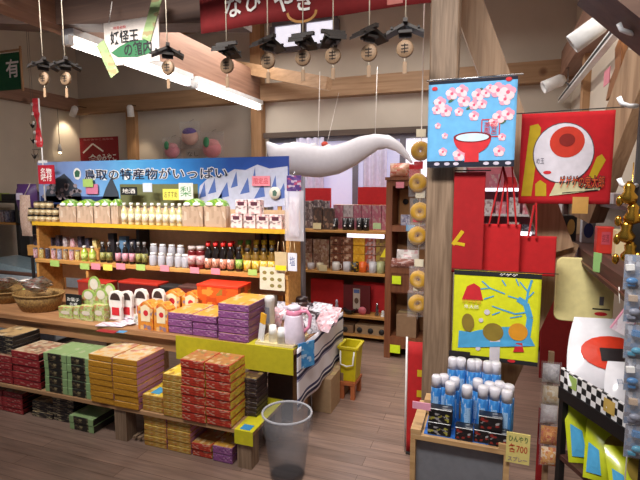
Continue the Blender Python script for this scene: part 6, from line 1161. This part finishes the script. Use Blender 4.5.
b = MB(); b.box(0, L_, 0, .008, 0, .08).box(0, L_, D - .014, D - .006, 0, .08).box(0, .008, .008, D - .014, 0, .08).box(L_ - .008, L_, .008, D - .014, 0, .08).box(.008, L_ - .008, .008, D - .014, 0, .006); b.build('tray_body', chk(), t2)
MB().box(.055, .1, -.002, -.0005, .02, .07).build('green_tag', limec, t2); MB().box(L_ * .56, L_ * .68, -.002, -.0005, .015, .065).build('yellow_tag', mat('tag_mustard', 'c8a858', .6), t2)
def loc(a, c_, z): return Vector((A.x, A.y, 0)) + dirv.normalized() * a + nrm * c_ + Vector((0, 0, z))
wp = mat('pouch_white', 'e4e2e8', .18, coat=.5, vary=.03)
for k, (a, c_, z, w_, h_, tilt, yaw) in enumerate([(.13, .15, .69, .35, .3, -36, .45), (L_ * .68, .1, .69, .22, .18, -40, .5)]):
    t = thing('white_pouch', ('large white plastic pouch with a red and black patch in the checkered tray', 'smaller white plastic pouch with faint writing in the checkered tray')[k], 'pouch', loc(a, c_, z + .012), 0, 'white pouches'); rot = (R(tilt), 0, yaw * .3)
    MB().pillow(w_, h_, .07, 0, 10, 10, .08, .35).build('pouch_film', wp, t, (0, 0, 0), rot)
    ff = lambda x, z, w_=w_, h_=h_: -(.035 * max(0, math.sin(PI * min(max(x / w_ + .5, 0), 1)) * math.sin(PI * min(max(z / h_ / .92, 0), 1))) ** .5 + .004)
    if k == 0:
        Pp = Print(ff); Pp.disc(0, h_ * .46, w_ * .34, h_ * .24, 20); Pp.build('red_patch', mat('patch_scarlet', 'd83a1e', .4), t, (0, 0, 0), rot); Pp = Print(ff, .004); Pp.rect(-w_ * .14, w_ * .16, h_ * .34, h_ * .52); Pp.build('dark_patch', mat('patch_dark', '2a2224', .4), t, (0, 0, 0), rot)
    else: text('目玉のおやつ', w_ * .6, .02, mat('pouch_ink', '5a6a8a', .5), t, (0, -.004, h_ * .5), rot=rot, fn=lambda x, z: ff(x, z))
# lime bags with generic patches on the lower tier
lb_ = mat('bag_lime', 'c2cc20', .3, coat=.3)
for k, (a, c_, z, w_, h_, tilt, yaw) in enumerate([(.12, .1, .385, .22, .25, -24, .2), (.25, .06, .385, .2, .22, -30, -.2), (L_ - .06, .05, .385, .17, .2, -35, .1), (.2, .2, .385, .2, .24, -20, 0)]):
    t = thing('lime_bag', ('lime yellow snack bag with a blue patch, at the aisle end of the lower tier', 'lime yellow snack bag second on the lower tier, overlapping its neighbour', 'lime yellow snack bag at the wall end of the lower tier', 'lime yellow snack bag standing behind the others on the lower tier')[k], 'snack bag', loc(a, c_, z), 0, 'lime snack bags'); rot = (R(tilt), 0, yaw)
    MB().pillow(w_, h_, .06, 0, 8, 8, .08).build('bag_film', lb_, t, (0, 0, 0), rot); ff = lambda x, z, w_=w_, h_=h_: -(.03 * max(0, math.sin(PI * min(max(x / w_ + .5, 0), 1)) * math.sin(PI * min(max(z / h_ / .92, 0), 1))) ** .5 + .004)
    Pp = Print(ff); Pp.disc(w_ * .08, h_ * .6, w_ * .26, h_ * .24, 18); Pp.build('olive_patch', MATS['patch_olive'], t, (0, 0, 0), rot)
    Pp = Print(ff); Pp.poly([(-w_ * .45, h_ * .1), (-w_ * .2, h_ * .1), (-w_ * .26, h_ * .5), (-w_ * .44, h_ * .6)]); Pp.build('blue_patch', tb, t, (0, 0, 0), rot)
# strip of hanging packs at the stand end
SXp = at(550, 400, Y=2.33); t = thing('hanging_strip', 'slim upright wooden strip with clip bar at the stand end', 'strip', (SXp.x, 2.36, 0)); MB().box(-.012, .012, 0, .02, 0, at(550, 352, Y=2.36).z).build('strip_board', brace_w, t); MB().box(-.07, .07, -.06, .08, 0, .015).build('foot', brace_w, t)
for i, (v, c_) in enumerate([(372, ['c8c4cc', 'e4e0e6', 'a8a4b0']), (394, ['d8c8b0', 'e8e0d8', 'c8a070']), (413, ['d8d0d8', 'c8b8c0', 'f0ecf0']), (434, ['c87a2a', 'e0a858', 'b03a2a']), (455, ['d89a4a', 'b83a30', 'e8d8c0'])]):
    q = at(551 - (i > 1) * 2, v, Y=2.32); t = thing('hanging_pack', ('silvery', 'cream', 'white', 'orange', 'amber and red')[i] + ' clear-wrapped pack hanging on the slim strip', 'snack pack', (q.x, 2.318, q.z - .05), 0, 'packs on the strip'); MB().pillow(.07, .09, .035, 0, 6, 6, .08).build('pack_contents', pk('strip_pack%d' % i, c_, (4, 2, 4), .2, i * .6), t); MB().pillow(.085, .105, .05, -.005, 6, 6, .1).build('pack_film', film, t)
t = thing('red_cloth', 'dark red cloth strip hanging under the packs beside the goods stand', 'cloth', (at(543, 435, Y=2.42).x, 2.42, at(543, 408, Y=2.42).z)); cloth('cloth', .05, t.location.z - .0, dred, t, ripple(.004, 40, 0, .3), 8, 6)
# pink leaflet pack and clear blister packs at the photo edge
x, z, w, h = fit(606, 296, 632, 332, 1.72); t = thing('leaflet_pack', 'pink edged white leaflet pack leaning under the side shelf', 'leaflet pack', (x, 1.72, z)); MB().bx(w * .7, .012, h * .9).build('sheet', pk('leaf_pink', ['e8dce4', 'd8c0d0', 'c87a98', 'eee8f0'], (3, 1, 4), .3, .5, edge='d898b0'), t, (0, 0, 0), (0, R(28), 0)); MB().bx(w * .6, .01, h * .8).build('blue_sheet', pk('leaf_blue', ['c8d0e4', '6a8ac0', 'e8ecf4'], (3, 1, 4), .3, .9), t, (.07, .012, -.02), (0, R(30), 0)); MB().tube([(0, 0, h * .8), (.0, .02, HZ - z - .032)], .002, 5).build('string', whiteink, t)
q = at(639, 370, Y=1.5); t = thing('blister_string', 'clear cord of blister packs hanging at the photo edge', 'cord', (q.x + .0, 1.53, .3)); MB().tube([(0, .02, 0), (0, .02, HZ - .3 + .0)], .002, 5).build('cord', whiteink, t)
for i, v in enumerate((275, 308, 345, 378, 412, 446)):
    q = at(639, v, Y=1.5); t = thing('blister_pack', f'clear blister pack with a small toy at the photo edge, {ORD[i]} from the top', 'blister pack', (q.x, 1.51, q.z - .045), 0, 'blister packs at the edge'); MB().box(-.032, .032, .004, .008, 0, .098).build('backing_card', pk('blister_card', ['8a8e9c', '5a7aa0', 'c0c4d0', '6a6068'], (4, 1, 5), .4, .3), t); MB().ball(.015, .009, .010, (-.014 + .006 * (i % 3), -.005, .026 + .006 * (i % 2)), 12, 8).box(-.024, -.006, -.008, .002, .012, .02).build('blue_toy', (mat('toy_blue', '3a78b0', .35), mat('toy_teal', '4a98b8', .35), mat('toy_grey', '8a8ea0', .35))[(i * 2) % 3], t); MB().bx(.02, .012, .016, .058 + .004 * (i % 3), -.014, -.002).build('toy_block', (white, mat('toy_tan', 'b8a088', .5), mat('toy_blue', '3a78b0', .35))[i % 3], t, (0, 0, 0), (0, .1 * (i % 3 - 1), 0)); MB().pillow(.07, .1, .04, 0, 6, 6, .02).build('blister_film', film, t)
# string of gold charms
q = at(630, 215, Y=1.55); t = thing('gold_charms', 'string of shiny gold lucky charms hanging at the photo edge', 'charm string', (q.x, 1.55, at(630, 268, Y=1.55).z)); t.scale = (.8, .8, 1); zt = at(630, 184, Y=1.55).z - t.location.z
MB().tube([(0, 0, 0), (0, 0, zt + .06)], .002, 5).build('cord', gold, t)
for i, f in enumerate((.06, .3, .52, .76)):
    MB().lathe([(.006, 0), (.026, .008), (.03, .022), (.017, .036), (.02, .05), (.006, .066)], 12).build('charm', gold, t, ((-1) ** i * .008, 0, zt * f))
    if i % 2 == 0: MB().ball(.014, .014, .014, (.03, 0, 0), 10, 6).build('bell', gold, t, (0, -.01, zt * f + .02))
    MB().ball(.012, .012, .016, (-.035, 0, 0), 10, 6).build('bell', gold, t, (0, 0, zt * f + .01))
# dark stand with bright hooks
t = thing('hook_stand', 'dark slim display panel with bright white hooks at the photo edge', 'hook stand', (at(640, 150, Y=1.62).x + .02, 1.64, HZ)); MB().box(-.02, .12, 0, .02, .001, .75).build('panel', charcoal, t)
wh = mat('hook_white', 'f4f4f8', .2)
for v in (30, 104, 186):
    q = at(630, v, Y=1.58); p = q - t.location; MB().tube([(p.x + .03, -.001, p.z + .002), (p.x, -.05, p.z - .004), (p.x - .02, -.056, p.z + .004), (p.x - .028, -.056, p.z + .022)], .007, 8).build('hook', wh, t)

# ------------------------------------------------------------------ prints, lettering and labels belong to the surface they are on
SURF = ('cloth', 'banner_sheet', 'curtain_cloth', 'flag_cloth', 'board', 'card_sheet', 'poster_sheet', 'bag_body', 'pack_body', 'box_body', 'bottle_body', 'jar_body', 'can_body', 'mug_body', 'pouch_film', 'bag_film', 'body_film', 'canister_body', 'freezer_body', 'parcel_body', 'frame', 'disc')
for o in list(SC.objects):
    if o.parent is None and o.type == 'EMPTY' and 'category' in o:
        ch = list(o.children); base = next((c_ for c_ in ch if c_.name.split('.')[0] in SURF and c_.location.length < 1e-6), None)
        prn = lambda k_: k_.startswith(('printed', 'lettering', 'hem_', 'seal_', 'side_lett', 'emblem', 'caption')) or k_.endswith(('_patch', '_patches', '_mark', '_oval', 'lettering', '_dot')) or k_ in ('label', 'blossom')
        if not base or not any(c_ is not base and not prn(c_.name.split('.')[0]) for c_ in ch): continue
        for c_ in ch:
            k_ = c_.name.split('.')[0]
            if c_ is base or c_.children: continue
            if (k_.startswith(('printed', 'lettering', 'hem_', 'seal_', 'side_lett', 'emblem', 'caption')) or k_.endswith(('_patch', '_patches', '_mark', '_oval', 'lettering', '_dot')) or k_ in ('label', 'blossom', 'yellow_bar', 'navy_hem', 'black_hem', 'bowl_rim', 'bowl_water', 'round_mark', 'red_peak', 'white_panel', 'logo_plate', 'gold_print', 'blue_print', 'pink_print', 'yellow_foot', 'white_label', 'tape', 'disc_outline', 'emblem_mark', 'bow')):
                if tuple(round(q, 5) for q in base.rotation_euler) == tuple(round(q, 5) for q in c_.rotation_euler): c_.rotation_euler = (0, 0, 0)
                elif max(abs(q) for q in base.rotation_euler) > 1e-5: continue
                c_.parent = base
